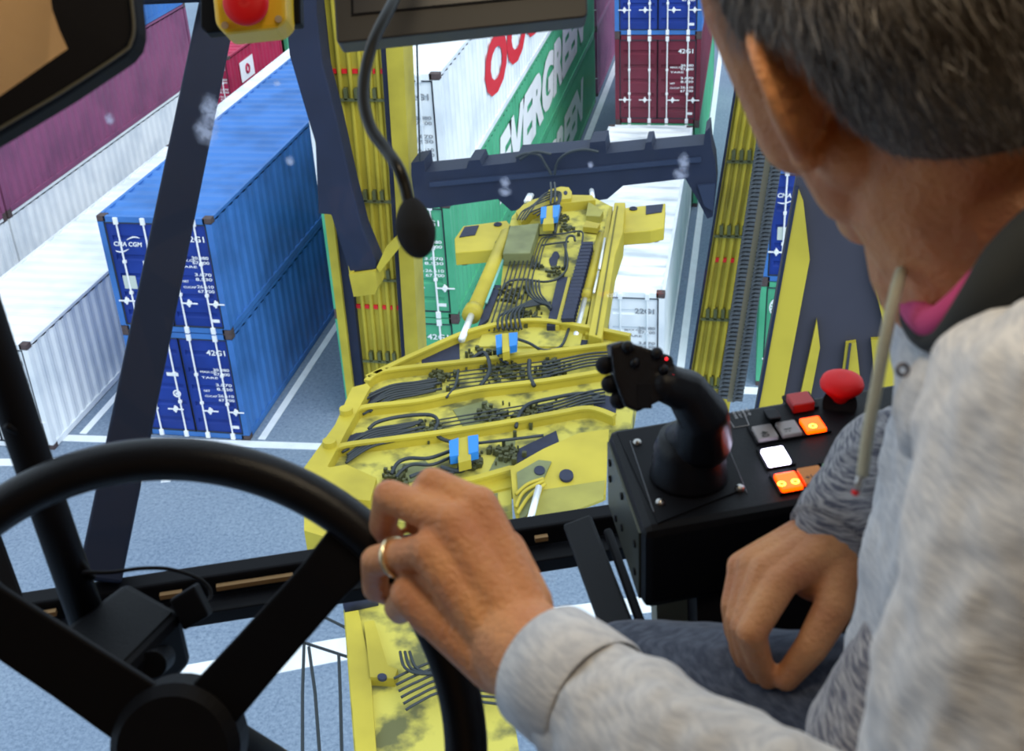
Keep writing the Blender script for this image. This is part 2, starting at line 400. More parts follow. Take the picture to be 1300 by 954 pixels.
def emblem(d, w):
    m = MB(); n = 28; c = Vector((0.33, 0.012, CH-0.62)); R = 0.27
    m.prism([c+Vector((R*math.cos(2*math.pi*k/n), 0, R*math.sin(2*math.pi*k/n))) for k in range(n)], (0, 0.018, 0))
    o = m.build('round_emblem', WHITEP); o.parent = d
    s = MB(); pts = []
    for k in range(16):
        r = 0.17 if k % 2 == 0 else 0.05; a = 2*math.pi*k/16; pts.append(c+Vector((r*math.cos(a), -0.008, r*math.sin(a))))
    s.prism(pts, (0, 0.01, 0))
    for k in range(20):
        a = 2*math.pi*k/20; q = c+Vector((0.225*math.cos(a), -0.004, 0.225*math.sin(a)))
        s.obox(q, (0.012, 0, 0), (0, 0.004, 0), (0, 0, 0.018))
    o2 = s.build('emblem_star', P_GREEN); o2.parent = d
    pl = MB().box((0.30, 0.012, 0.98), (0.55, 0.026, 1.25)).build('notice_plate', mat('cream_sticker', (0.6, 0.66, 0.6), 0.6)); pl.parent = d
def side_text(txt, ya, yb, z0, z1, m, bold=0.03, shear=0.0, italic=0):
    def f(t, Lc):
        mk = MB(); text(mk, txt, (0.004, ya-t.location.y, z0-t.location.z), (0, 1, 0), (0, 0, 1), z1-z0, yb-ya, bold=bold, shear=shear)
        o = mk.build('lettering', m); o.parent = t
    return f
LG = (0.9, 2.2, 1.35, 2.1)
def flag_logo(t, Lc):
    m = MB().box((-0.01, LG[0], LG[2]), (0.004, LG[1], LG[3])).build('square_logo', WHITEP); m.parent = t
    r = MB(); r.torus((0.008, (LG[0]+LG[1])/2, (LG[2]+LG[3])/2), (0, 1, 0), (0, 0, 1), 0.15, 0.05, 20, 6); o = r.build('logo_ring', P_RED); o.parent = m
R1, R2, R3, R4, RC, RW, RD = -18.83, -14.46, -10.29, -5.74, -1.42, -1.59, 2.85
gp = 'stacked shipping containers in the yard'
container(R2, 19.72, 0, 12.19, P_WHITE, 'white container on the ground at the far left, its end door beside the black pole', gp, rods=WHITEP, code='22G1', ink=GREYP)
container(R2, 32.05, 0, 12.19, P_WHITE, 'white container showing only a roof strip left of the upper blue container roof', gp, doors=False)
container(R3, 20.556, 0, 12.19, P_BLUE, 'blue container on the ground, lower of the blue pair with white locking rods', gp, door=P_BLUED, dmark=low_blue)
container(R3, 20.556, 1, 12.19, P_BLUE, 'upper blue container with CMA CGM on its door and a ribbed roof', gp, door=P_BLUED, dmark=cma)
container(R1, 14.2, 0, 12.1, P_WHITE, 'white container under the plum one at the left edge of the photo', gp, doors=False)
container(R1, 26.39, 0, 12.19, P_WHITE, 'white container under the plum one where it meets the dark pillar', gp, doors=False)
container(R1, 14.2, 1, 12.1, P_PURP, 'plum ribbed container at the left edge, below the brown mirror', gp, doors=False)
container(R1, 26.39, 1, 12.19, P_PURP, 'plum ribbed container between the mirror corner and the dark pillar', gp, doors=False)
container(R1, 26.39, 2, 12.19, P_BLUE, 'blue container seen as a small corner beside the mirror, on top of the plum one', gp, doors=False)
container(R1, 41.3, 0, 5.3, P_RED, 'crimson container with a white square logo below the yellow button box', gp, doors=True, marks=flag_logo, roof=P_RED)
container(R1, 47.2, 0, 12.19, P_GREEN, 'small glimpse of green container behind the crimson one', gp, doors=False)
container(R4, 21.69, 0, 22.8, P_GREEN, 'green container on the ground, lower of the two with EVERGREEN lettering', gp, dmark=emblem, marks=side_text('EVERGREEN', 27.2, 41.2, 0.6, 2.0, WHITEP, 0.06, 0.2))
container(R4, 21.69, 1, 22.8, P_GREEN, 'upper green container with large white EVERGREEN lettering on its side', gp, dmark=emblem, marks=side_text('EVERGREEN', 26.4, 41.8, CH+0.6, CH+2.15, WHITEP, 0.06, 0.2))
container(R4, 21.69, 2, 14.5, P_WHITE, 'white container with big red OOCL letters, on top of the green pair', gp, code='22G1', marks=side_text('OOCL', 25.6, 34.6, 2*CH+0.65, 2*CH+2.0, REDL, 0.05), ink=GREYP, rods=P_WHITE)
container(R4, 45.2, 0, 12.19, P_PURP, 'plum container on the ground behind the green pair', gp, doors=True)
container(R4, 45.2, 1, 12.19, P_PURP, 'upper plum container behind the green pair, beside the blue doors', gp, doors=True)
container(RW, 23.25, 0, 11.0, P_WHITE, 'low white container with a stained roof right of the spreader', gp, roof=P_WHITER, code='22G1', ink=GREYP, rods=P_WHITE)
container(RC, 34.386, 0, 12.19, P_GREEN, 'green container hidden under the maroon one behind the stained white roof', gp, doors=True)
container(RC, 34.386, 1, 12.19, P_MAR, 'maroon container with white locking rods and 42G1 on its door', gp)
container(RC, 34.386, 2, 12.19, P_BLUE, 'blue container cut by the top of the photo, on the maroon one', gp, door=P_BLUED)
container(RD, 24.0, 0, 12.19, P_GREEN, 'green container with a round emblem right of the drag chains', gp, dmark=emblem)
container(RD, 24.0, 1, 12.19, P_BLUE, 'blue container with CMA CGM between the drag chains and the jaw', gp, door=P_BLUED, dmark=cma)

# ------------------------------------------------------------------ masts, braces, beam
def lerp(a, b, t): return a + (b-a)*t
class Mast:
    # a column standing in the plane y = Y; edges given by photo points at two heights
    def __init__(s, Y, l1, l2, r1, r2):
        s.Y = Y; s.l1, s.l2, s.r1, s.r2 = [PY(*p, Y) for p in (l1, l2, r1, r2)]
    def x(s, u, z):
        a = lerp(s.l1.x, s.l2.x, (z-s.l1.z)/(s.l2.z-s.l1.z)); b = lerp(s.r1.x, s.r2.x, (z-s.r1.z)/(s.r2.z-s.r1.z)); return lerp(a, b, u)
    def slab(s, mb, u0, u1, z0, z1, f, b):
        mb.prism([(s.x(u0, z0), s.Y-f, z0), (s.x(u1, z0), s.Y-f, z0), (s.x(u1, z1), s.Y-f, z1), (s.x(u0, z1), s.Y-f, z1)], (0, f-b if False else f+b, 0)); return mb
    def z(s, px, py): return PY(px, py, s.Y).z
def mast(M, label, zt, zb, us_pipes, rails, clamps, reds, ucut):
    t = thing('lifting_mast', (M.x(0.5, zb), M.Y, zb), label, 'mast', 'yellow lifting masts')
    MB_ = MB(); M.slab(MB_, 0.02, ucut, zb, zt, 0.0, 0.35); MB_.build('column', YEL, t)
    for u0, u1 in rails: M.slab(MB(), u0, u1, zb, zt, 0.10, 0.0).build('guide_rail', NAVY, t)
    for u in us_pipes:
        n = 10; MB().tube([(M.x(u, lerp(zb, zt, k/n)), M.Y-0.022, lerp(zb, zt, k/n)) for k in range(n+1)], 0.030, 8).build('hydraulic_pipe', YEL, t, smooth=True)
    for zc in clamps:
        c = MB(); u0, u1 = us_pipes[0]-0.06, us_pipes[-1]+0.07
        c.box((M.x(u0, zc), M.Y-0.075, zc-0.018), (M.x(u1, zc), M.Y-0.055, zc+0.018))
        for a, b in zip(us_pipes[:-1], us_pipes[1:]):
            um = (a+b)/2; x = M.x(um, zc); c.box((x-0.022, M.Y-0.075, zc-0.0), (x+0.022, M.Y-0.0, zc+0.15))
        c.build('pipe_clamp', mat('olive_clamp', (0.10, 0.11, 0.04), 0.6), t)
    for zc in reds:
        c = MB(); u0 = 0.20; us = [0.14] + list(us_pipes)
        ends = [0.12] + [u+0.028 for u in us_pipes]; starts = [u-0.028 for u in us_pipes] + [min(us_pipes[-1]+0.12, 0.99)]
        for a, b in zip(ends, starts):
            if b-a > 0.01: M.slab(c, a, b, zc-0.028, zc+0.028, 0.03, 0.0)
        c.build('red_stripe', REDP, t)
    return t
ML = Mast(14.5, (391, 60), (440, 460), (516, 60), (535, 450))
tl = mast(ML, 'yellow lifting mast with vertical pipes behind the microphone', 13.2, 4.9, (0.30, 0.41, 0.52, 0.62, 0.70), ((0.10, 0.22), (0.765, 0.83)),
     [ML.z(450, y) for y in (125, 253, 352, 455)], [ML.z(450, y) for y in (90, 388)], 0.765)
fl = MB(); ML.slab(fl, 0.83, 1.0, 4.9, 13.2, 0.16, 0.3); fl.build('flange', YEL, tl)
fl = MB(); ML.slab(fl, 0.0, 0.10, 4.9, 13.2, 0.16, 0.3); fl.build('flange', YEL, tl)
MR = Mast(14.5, (926, 150), (876, 460), (989, 150), (936, 460))
tr_ = mast(MR, 'yellow lifting mast with vertical pipes beside the dark drag chains', 13.2, 3.6, (0.14, 0.30, 0.46, 0.62, 0.76), ((0.0, 0.05),),
     [MR.z(930, y) for y in (203, 298, 404, 490)], [MR.z(930, 330)], 1.0)
# bracket at the foot of the brace on the left mast
br = MB().prism([PY(x, y, 13.75) for x, y in ((443, 349), (476, 344), (479, 366), (476, 374), (449, 377))], (0, 0.35, 0)).build('brace_bracket', YEL, tl)
for pts in (((441, 330), (446, 322), (450, 345), (444, 352)), ((478, 340), (491, 312), (505, 300), (506, 316), (482, 346))):
    MB().prism([PY(x, y, 13.8) for x, y in pts], (0, 0.1, 0)).build('gusset', YEL, tl)
b = MB().prism([PY(x, y, 13.8) for x, y in ((358, -60), (362, 20), (367, 70), (383, 125), (400, 182), (404, 272), (420, 273), (443, 346), (477, 343), (478, 334), (460, 290), (446, 235), (427, 150), (409, 80), (402, 20), (400, -60))], (0, 0.3, 0)).build('diagonal_brace', NAVY, bevel=0.02)
tag(b, 'dark navy diagonal brace leaning against the left yellow mast', 'brace')
BY = 14.0
tb = thing('cross_beam', PY(715, 262, BY), 'dark navy cross beam between the two yellow masts, smudged pale in places', 'beam')
poly = [(522, 222), (522, 207), (538, 204), (540, 219), (592, 214), (595, 204), (609, 203), (612, 211), (655, 206), (656, 198), (748, 191), (749, 181), (768, 179), (770, 195), (818, 190), (820, 181), (827, 180), (829, 190), (893, 184), (895, 168), (901, 162), (903, 185), (908, 205), (910, 234), (905, 275), (898, 278), (885, 253), (870, 227), (791, 236), (771, 253), (700, 262), (649, 268), (632, 253), (546, 265), (527, 262)]
MB().prism([PY(x, y, BY) for x, y in poly], (0, 0.4, 0)).build('beam_body', NAVY, tb)
MB().prism([PY(x, y, BY-0.03) for x, y in ((545, 232), (890, 200), (890, 206), (545, 238))], (0, 0.03, 0)).build('stiffener', NAVY2, tb)
MB().prism([PY(x, y, BY-0.05) for x, y in ((886, 236), (908, 234), (905, 268), (894, 262))], (0, 0.05, 0)).build('end_plate', NAVY2, tb)
for k, pts in enumerate((((655, 200), (668, 195), (684, 197), (692, 208), (700, 222)), ((704, 222), (708, 205), (722, 194), (742, 190), (760, 193)), ((660, 203), (678, 193), (700, 196)))):
    MB().tube(arc([PY(x, y, BY-0.12) for x, y in pts]), 0.018, 6).build('cable', HOSE, tb, smooth=True)
o = MB().tube([PY(527, -30, 13.9), PY(533, 205, 13.9)], 0.012, 6).build('hanging_wire', HOSE)
tag(o, 'thin dark wire hanging down to the left end of the cross beam', 'wire')

# drag chains beside the right mast
def drag_chain(a, b, Y, w, label):
    t = MB(); n = 70
    for k in range(n):
        u = (k+0.5)/n; p = PY(lerp(a[0], b[0], u), lerp(a[1], b[1], u), Y); L = (PY(*a, Y)-PY(*b, Y)).length/n
        t.obox(p, (w/2, 0, 0), (0, 0.06, 0), (0.0, 0, L*0.30)); t.obox(p-Vector((w*0.2, 0.06, 0)), (w*0.28, 0, w*0.18), (0, 0.02, 0), (0, 0, L*0.12))
    pa, pb = PY(*a, Y), PY(*b, Y); d = (pa-pb)/2
    t.obox((pa+pb)/2+Vector((0, 0.09, 0)), (w*0.42, 0, 0), (0, 0.03, 0), d)
    return t.build('drag_chain', mat('charcoal_chain_links', (0.10, 0.115, 0.13), 0.6, var=0.4, scale=20), tdc)
tdc = thing('drag_chain_guide', PY(937, 508, 13.9), 'pair of dark toothed drag chains with a brownish bar between, beside the right mast', 'drag chain')
drag_chain((975, 130), (917, 505), 13.9, 0.13, '')
drag_chain((995, 150), (936, 508), 13.9, 0.13, '')
pa, pb = PY(986, 130, 13.95), PY(927, 508, 13.95)
MB().obox((pa+pb)/2, (0.04, 0, 0), (0, 0.05, 0), (pa-pb)/2).build('guide_bar', mat('brownish_steel', (0.22, 0.19, 0.12), 0.5), tdc)

# big yellow machine leg at the right with its shadow shapes painted dark grey
LY = 7.0
tg = thing('machine_leg', PY(1060, 560, LY), 'broad yellow machine leg with painted charcoal shadow shapes behind the red stop button', 'machine leg')
CHARC = mat('charcoal_painted_shadow', (0.052, 0.052, 0.072), 0.7, var=0.15, scale=2, spec=0.2)
MB().prism([PY(x, y, LY) for x, y in ((1040, -40), (1500, -40), (1500, 740), (915, 740), (945, 600), (1013, 215))], (0, 0.10, 0)).build('leg_shadow_base', CHARC, tg)  # dark base plate, its colour stands in for shadow around the yellow panels
for pts in (((1013, 240), (1020, 258), (1028, 330), (996, 500), (976, 600), (946, 600), (966, 500)),
            ((1037, 407), (1041, 442), (1030, 499), (1006, 600), (998, 600), (1017, 499)),
            ((1103, 300), (1150, 300), (1150, 432), (1127, 431), (1122, 412), (1106, 345)),
            ((1106, 432), (1127, 431), (1150, 431), (1150, 500), (1112, 500)),
            ((1074, 437), (1087, 435), (1094, 500), (1066, 500))):
    MB().prism([PY(x, y, LY-0.04) for x, y in pts], (0, 0.04, 0)).build('yellow_panel', YEL, tg)
for pts in (((1109, 352), (1130, 300), (1133, 300), (1112, 362)), ((1116, 378), (1140, 325), (1142, 330), (1119, 388)), ((1078, 437), (1081, 437), (1073, 500), (1069, 500))):
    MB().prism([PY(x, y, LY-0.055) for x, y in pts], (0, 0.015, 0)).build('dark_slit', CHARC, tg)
MB().prism([PY(x, y, LY-0.05) for x, y in ((1010, 240), (1014, 240), (967, 500), (947, 600), (942, 600), (963, 500))], (0, 0.06, 0)).build('edge_trim', NAVY, tg)

# ------------------------------------------------------------------ spreader
ZS = 8.9
ts = thing('container_spreader', PZ(600, 600, ZS-0.4), 'yellow hydraulic container spreader with hoses hanging in front of the cab', 'spreader')
def zp(pts, z=ZS): return [PZ(x, y, z) for x, y in pts]
def plate(name, pts, z, th, m, bevel=0.0): return MB().prism(zp(pts, z), (0, 0, -th)).build(name, m, ts, bevel=bevel)
# main frame
plate('main_frame', [(466, 487), (532, 458), (600, 429), (671, 416), (735, 423), (800, 436), (812, 470), (800, 545), (773, 546), (700, 578), (648, 604), (650, 650), (560, 668), (472, 660), (440, 612), (412, 590), (440, 540)], ZS, 0.22, YELG)
plate('side_girder', [(466, 487), (470, 492), (442, 543), (416, 592), (440, 612), (478, 618), (472, 660), (420, 684), (386, 674), (386, 594), (425, 540), (447, 492)], ZS+0.10, 0.4, YEL)
plate('girder_flange', [(386, 600), (415, 594), (440, 590), (478, 607), (470, 636), (430, 632), (390, 620)], ZS+0.16, 0.06, YEL)
plate('corner_housing', [(648, 594), (690, 570), (735, 550), (773, 545), (769, 628), (700, 650), (658, 668), (652, 640)], ZS+0.13, 0.05, YEL)
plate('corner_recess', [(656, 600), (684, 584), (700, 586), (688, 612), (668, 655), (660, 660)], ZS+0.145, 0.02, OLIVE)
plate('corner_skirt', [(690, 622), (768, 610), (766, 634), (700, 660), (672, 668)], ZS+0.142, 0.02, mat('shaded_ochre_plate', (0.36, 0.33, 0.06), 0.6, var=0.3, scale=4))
for c, r in (((719, 603), 9), ((685, 597), 7)):
    plate('round_hole', [(c[0]+r*math.cos(a*math.pi/8), c[1]+r*0.8*math.sin(a*math.pi/8)) for a in range(16)], ZS+0.155, 0.02, DECAL)
for pts in (((657, 652), (672, 630), (692, 615)), ((655, 628), (670, 615), (690, 608)), ((655, 644), (665, 625), (690, 611))):
    MB().tube(arc(zp(pts, ZS+0.17)), 0.014, 6).build('bent_pipe', YEL, ts, smooth=True)
MB().tube(zp(((684, 619), (671, 668)), ZS+0.22), 0.025, 8).build('chrome_rod', CHROME, ts, smooth=True)
def rib(pts, h=0.075, w=0.03, cap=0.055):
    P = arc(zp(pts, ZS), 5)
    for nm, lo, hi, ww in (('rib_web', 0, h, w),):
        m = MB(); n = len(P); vs = []
        for i, p in enumerate(P):
            t = (P[min(i+1, n-1)]-P[max(i-1, 0)]); t.z = 0; t.normalize(); s_ = Vector((-t.y, t.x, 0))*ww/2
            e = Vector((-t.y, t.x, 0))*cap/2
            vs += [p-s_, p+s_, p+s_+Vector((0, 0, h)), p-s_+Vector((0, 0, h)), p-e+Vector((0, 0, h)), p+e+Vector((0, 0, h)), p+e+Vector((0, 0, h+0.02)), p-e+Vector((0, 0, h+0.02))]
        fs = []
        for i in range(n-1):
            a, b_ = i*8, (i+1)*8
            for q in ((0, 1), (1, 2), (2, 3), (3, 0), (4, 5), (5, 6), (6, 7), (7, 4)): fs.append((a+q[0], a+q[1], b_+q[1], b_+q[0]))
        fs += [(0, 1, 2, 3), (4, 5, 6, 7), tuple((n-1)*8+k for k in (3, 2, 1, 0)), tuple((n-1)*8+k for k in (7, 6, 5, 4))]
        m.add(vs, fs); m.build('rib', YEL, ts)
rib([(468, 490), (500, 474), (534, 458), (600, 430), (671, 417), (735, 424), (800, 437)])
rib([(467, 495), (478, 486), (500, 480), (580, 471), (640, 464), (700, 457), (775, 448)])
rib([(438, 548), (450, 536), (466, 528), (535, 520), (606, 505), (690, 495), (772, 482), (800, 480)])
rib([(414, 596), (424, 584), (440, 577), (500, 569), (574, 559), (655, 546), (703, 537), (748, 530), (780, 540)])
rib([(560, 628), (600, 620), (650, 606)], h=0.07)
plate('deck_lip', [(560, 622), (648, 604), (650, 618), (560, 640)], ZS+0.02, 0.1, YEL)
for pts in (((535, 452), (583, 434), (584, 464), (536, 470)), ((464, 500), (488, 494), (480, 522), (454, 524)), ((654, 572), (706, 547), (710, 562), (656, 588)),
            ((437, 556), (452, 550), (468, 548), (440, 572)), ((710, 430), (746, 432), (742, 446), (712, 447)), ((755, 500), (785, 505), (780, 532), (752, 528))):
    plate('grip_pad', pts, ZS+0.012, 0.02, DECAL)
for pts in (((575, 520), (618, 508), (632, 530), (590, 545)), ((640, 560), (655, 555), (650, 590), (620, 600)), ((500, 590), (540, 585), (560, 605), (500, 616)), ((600, 632), (632, 626), (630, 652), (600, 655))):
    plate('oily_patch', pts, ZS+0.008, 0.01, OLIVE)
for (x, y) in ((440, 525), (419, 566)):
    MB().tube([PZ(x, y, ZS+0.1), PZ(x, y, ZS+0.1)+Vector((0, 0, 0.05))], 0.055, 12).build('bolt_cap', YEL, ts)
random.seed(4)
def hose(pts, z=ZS+0.07, r=0.014): MB().tube(arc([PZ(x, y, z+(0.02*math.sin(i)))for i, (x, y) in enumerate(pts)], 5), r, 6).build('hose', HOSE, ts, smooth=True)
for (xl, yl, xr_, yr_, n, sp) in ((462, 514, 556, 490, 7, 3.4), (437, 574, 532, 545, 8, 3.4)):
    for k in range(n):
        dy = (k-n/2)*sp; xe = xl+random.uniform(0, 40)
        hose([(xl+random.uniform(-4, 10), yl+dy+4), (lerp(xl, xr_, 0.35), lerp(yl, yr_, 0.42)+dy*0.9-3), (lerp(xl, xr_, .7), lerp(yl, yr_, .75)+dy*.8-1), (xr_+random.uniform(-8, 8), yr_+dy*0.75)], z=ZS+.05, r=0.011)
for (x0, y0, x1, y1, n, sp) in ((570, 484, 700, 468, 5, 5), (548, 545, 665, 525, 5, 5)):
    for k in range(n):
        dy = (k-(n-1)/2)*sp
        hose([(x0, y0+dy), (lerp(x0, x1, .5), lerp(y0, y1, .5)+dy), (x1, y1+dy)], z=ZS+.035, r=0.0065)
for k in range(5):
    y0 = k*4.2
    hose([(688, 462+y0), (720, 455+y0*.95), (750, 449+y0*.9), (778, 447+y0)], z=ZS+.05, r=0.010)
    hose([(682, 516+y0), (712, 509+y0*.95), (742, 499+y0*.9), (768, 494+y0)], z=ZS+.05, r=0.010)
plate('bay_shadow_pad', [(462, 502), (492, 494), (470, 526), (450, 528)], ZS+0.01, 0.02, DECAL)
hose([(655, 543), (660, 525), (672, 513), (700, 506), (735, 500), (760, 502), (752, 508)], r=0.016)
hose([(468, 545), (480, 536), (510, 529), (545, 527), (556, 535), (552, 548), (560, 557), (575, 562)], r=0.016)
hose([(574, 572), (545, 582), (520, 582), (505, 588), (497, 602)], r=0.015)
hose([(578, 578), (550, 590), (525, 590), (512, 596), (503, 606)], r=0.013)
hose([(590, 590), (570, 602), (540, 600), (520, 606)], r=0.016); hose([(600, 584), (585, 598), (560, 594)], r=0.02)
hose([(606, 563), (650, 558), (690, 553)], r=0.012); hose([(582, 470), (578, 490), (567, 505)], r=0.012); hose([(672, 458), (672, 475), (678, 490)], r=0.02)
hose([(655, 430), (672, 436), (690, 445), (712, 440), (722, 418)], r=0.014); hose([(645, 462), (632, 452), (648, 442), (640, 432)], r=0.014)
hose([(600, 455), (615, 448), (622, 470), (610, 490)], r=0.018)
def manifold(cx, cy, n, sc=1.0):
    m = MB()
    for k in range(int(n*2.2)):
        p = PZ(cx+random.gauss(0, 10)*sc, cy+random.gauss(0, 6)*sc, ZS+0.03); s_ = random.uniform(0.006, 0.018)
        m.obox(p, (s_, 0, 0), (0, s_, 0), (0, 0, random.uniform(0.01, 0.03)))
    m.build('valve_manifold', mat('dark_olive_valves', (0.08, 0.085, 0.03), 0.6, var=0.5, scale=30), ts)
for c in ((640, 470, 40), (612, 455, 26), (560, 480, 22), (700, 470, 26), (545, 548, 22), (625, 528, 30), (665, 530, 20), (695, 522, 18), (596, 586, 24), (500, 606, 14), (640, 575, 20)): manifold(*c)
def blue_clamp(pts_a, pts_b, mid, z):
    plate('blue_clamp', pts_a, z, 0.07, CLAMPB); plate('blue_clamp', pts_b, z, 0.07, CLAMPB); plate('clamp_block', mid, z-0.01, 0.08, YEL)
blue_clamp([(570, 560), (582, 556), (582, 578), (571, 580)], [(594, 554), (607, 552), (607, 573), (595, 576)], [(580, 557), (596, 554), (598, 584), (582, 588)], ZS+0.2)
blue_clamp([(629, 426), (637, 424), (637, 440), (630, 442)], [(646, 423), (657, 422), (656, 438), (647, 440)], [(637, 424), (646, 423), (647, 446), (638, 448)], ZS+0.22)
# telescopic arm reaching away
plate('arm_deck', [(606, 440), (636, 361), (643, 300), (650, 275), (668, 256), (700, 247), (752, 250), (776, 262), (768, 300), (755, 360), (736, 440)], ZS+0.02, 0.16, YELG)
plate('arm_side_plate', [(747, 425), (768, 317), (775, 285), (780, 257), (794, 257), (791, 294), (781, 324), (764, 430)], ZS+0.12, 0.3, YEL, bevel=0.01)
plate('arm_side_plate', [(743, 425), (760, 330), (768, 290), (774, 262), (778, 262), (772, 300), (750, 425)], ZS+0.05, 0.12, YEL)
MB().tube([PZ(784, 262, ZS+0.125), PZ(757, 425, ZS+0.125)], 0.008, 5).build('weld_seam', mat('dark_weld', (0.12, 0.11, 0.02), 0.7), ts)
def tube_px(name, a, b, r, z, m, n=14): MB().tube([PZ(*a, z), PZ(*b, z)], r, n).build(name, m, ts, smooth=True)
tube_px('hydraulic_cylinder', (643, 298), (600, 398), 0.072, ZS+0.08, YEL); tube_px('cylinder_gland', (602, 393), (598, 401), 0.09, ZS+0.08, YEL)
tube_px('chrome_rod', (599, 399), (586, 432), 0.032, ZS+0.08, CHROME); tube_px('steel_guide', (640, 326), (617, 385), 0.014, ZS+0.08, mat('teal_guide', (0.2, 0.5, 0.45), 0.4))
tube_px('hydraulic_cylinder', (764, 300), (744, 378), 0.055, ZS+0.0, YEL); tube_px('cylinder_gland', (745, 374), (743, 381), 0.075, ZS+0.0, YEL)
tube_px('chrome_rod', (743, 380), (731, 428), 0.032, ZS+0.0, CHROME); tube_px('steel_guide', (768, 303), (761, 342), 0.014, ZS+0.09, CHROME); tube_px('steel_guide', (760, 345), (754, 372), 0.012, ZS+0.09, CHROME)
plate('cable_box', [(647, 287), (685, 283), (673, 321), (638, 322)], ZS+0.16, 0.14, OLIVE, bevel=0.01)
plate('black_tray', [(708, 352), (721, 352), (705, 414), (694, 414)], ZS+0.07, 0.06, DECAL); plate('black_tray', [(625, 362), (636, 362), (620, 405), (606, 416)], ZS+0.05, 0.04, DECAL)
plate('tray_edge', [(721, 352), (725, 352), (710, 414), (705, 414)], ZS+0.07, 0.06, YEL)
m = MB()
for k in range(22):
    u = k/21; x0, x1 = lerp(738, 713, u), lerp(753, 729, u); y0 = lerp(314, 408, u)
    a, b_ = PZ(x0, y0, ZS+0.09), PZ(x1, y0-0.6, ZS+0.09); c_ = (a+b_)/2; hx = (b_-a)/2; m.obox(c_, hx, Vector((-hx.y, hx.x, 0)).normalized()*0.035, (0, 0, 0.045))
m.build('hose_chain', DECAL, ts)
ov = [(704+5.5*math.cos(a*math.pi/8)+(1.5 if math.sin(a*math.pi/8) < 0 else -1.5), 329+10*math.sin(a*math.pi/8)) for a in range(16)]
plate('slot_hole', ov, ZS+0.03, 0.02, DECAL)
for k in range(7):     # parallel steel lines along the arm
    x0, x1 = 621+k*6.2, 650+k*5.4
    hose([(x0, 420), (lerp(x0, x1, 0.5)+0.5, 373), (x1, 325)], z=ZS+0.05, r=0.008)
for k in range(3): hose([(676+k*4, 340), (681+k*4, 318), (688+k*4, 303), (700+k*3, 300)], z=ZS+0.05, r=0.007)
hose([(684, 299), (712, 297), (738, 294), (739, 308)], z=ZS+0.06, r=0.010); hose([(686, 312), (705, 309), (722, 307)], z=ZS+0.06, r=0.010)
hose([(716, 310), (720, 325), (719, 342), (708, 354), (690, 358), (665, 355), (645, 358), (637, 369)], z=ZS+0.08, r=0.012)
hose([(730, 306), (728, 300), (720, 302), (718, 320), (717, 340)], z=ZS+0.08, r=0.013)
for k in range(5): hose([(668+k*4, 356), (670+k*4, 372), (682+k*3, 383), (700, 388+k)], z=ZS+0.09, r=0.010)
for k in range(6): hose([(632+k*6, 418), (634+k*5, 402-k), (652+k*4, 393-k*2), (678+k*2, 388-k), (699, 384+k*2)], z=ZS+0.09, r=0.011)
manifold(648, 374, 26, 1.0); manifold(672, 402, 20, 0.8); manifold(707, 345, 12, 0.6); manifold(722, 292, 12, 0.5); manifold(684, 338, 8, 0.3)
# head of the arm
plate('arm_head', [(655, 268), (672, 256), (698, 247), (752, 248), (756, 254), (700, 260), (676, 268), (662, 282)], ZS+0.12, 0.12, YEL)
plate('lifting_lug', [(693, 250), (697, 241), (712, 237), (722, 238), (726, 244), (725, 252), (706, 254)], ZS+0.16, 0.06, YEL)
plate('round_hole', [(718+2.5*math.cos(a*math.pi/5), 244.5+2.5*math.sin(a*math.pi/5)) for a in range(10)], ZS+0.168, 0.01, DECAL)
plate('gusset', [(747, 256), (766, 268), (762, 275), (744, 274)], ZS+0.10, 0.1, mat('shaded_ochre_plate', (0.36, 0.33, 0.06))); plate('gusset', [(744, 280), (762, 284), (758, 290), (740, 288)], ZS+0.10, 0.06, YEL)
for k in range(4): hose([(657+k*3, 279), (664+k*4, 268-k), (680+k*2, 260-k*3), (697, 253-k*3), (706+k*2, 248-k), (708, 256+k*2), (690+k, 263+k*2), (672+k*5, 270+k*2)], z=ZS+0.18, r=0.009)
for x in (699, 704): hose([(x, 232), (x+1, 245), (x, 258)], z=ZS+0.2, r=0.012)
blue_clamp([(687, 263), (694, 262), (693, 276), (686, 277)], [(702, 261), (711, 260), (708, 275), (702, 276)], [(694, 262), (702, 261), (703, 284), (689, 285)], ZS+0.22)
hose([(712, 262), (707, 280), (704, 296)], z=ZS+0.07, r=0.022); manifold(712, 277, 12, 0.5)
for a, b_ in (((668, 256), (672, 248)), ((671, 256), (675, 248)), ((752, 252), (751, 242))): tube_px('pin', a, b_, 0.03, ZS+0.05, CHROME, 8)
def twist_arm(poly, pad, holes, foot, z):
    t = MB().prism(zp(poly, z), (0, 0, -0.15)).build('corner_arm', YEL, ts, bevel=0.01)
    q = MB().prism(zp(pad, z+0.01), (0, 0, -0.02)).build('grip_pad', DECAL, t)
    for (x, y) in holes:
        m = MB(); m.torus(PZ(x, y, z+0.01), (1, 0, 0), (0, 1, 0), 0.035, 0.012, 16, 6); m.tube([PZ(x, y, z), PZ(x, y, z)+Vector((0, 0, 0.012))], 0.025, 12); m.build('round_hole', DECAL, t)
    MB().tube([PZ(*foot, z-0.1), PZ(*foot, z-0.1)+Vector((0, 0, -0.12))], 0.045, 10).build('twistlock', DECAL, t)
twist_arm([(577, 303), (588, 287), (643, 280), (650, 288), (638, 316), (578, 321)], [(583, 301), (590, 288), (608, 286), (603, 298)], [(632, 285), (634, 308)], (589, 322), ZS+0.02)
twist_arm([(792, 264), (845, 258), (843, 289), (826, 293), (788, 296)], [(820, 261), (842, 259), (840, 269), (820, 272)], [(804, 265)], (832, 293), ZS+0.02)
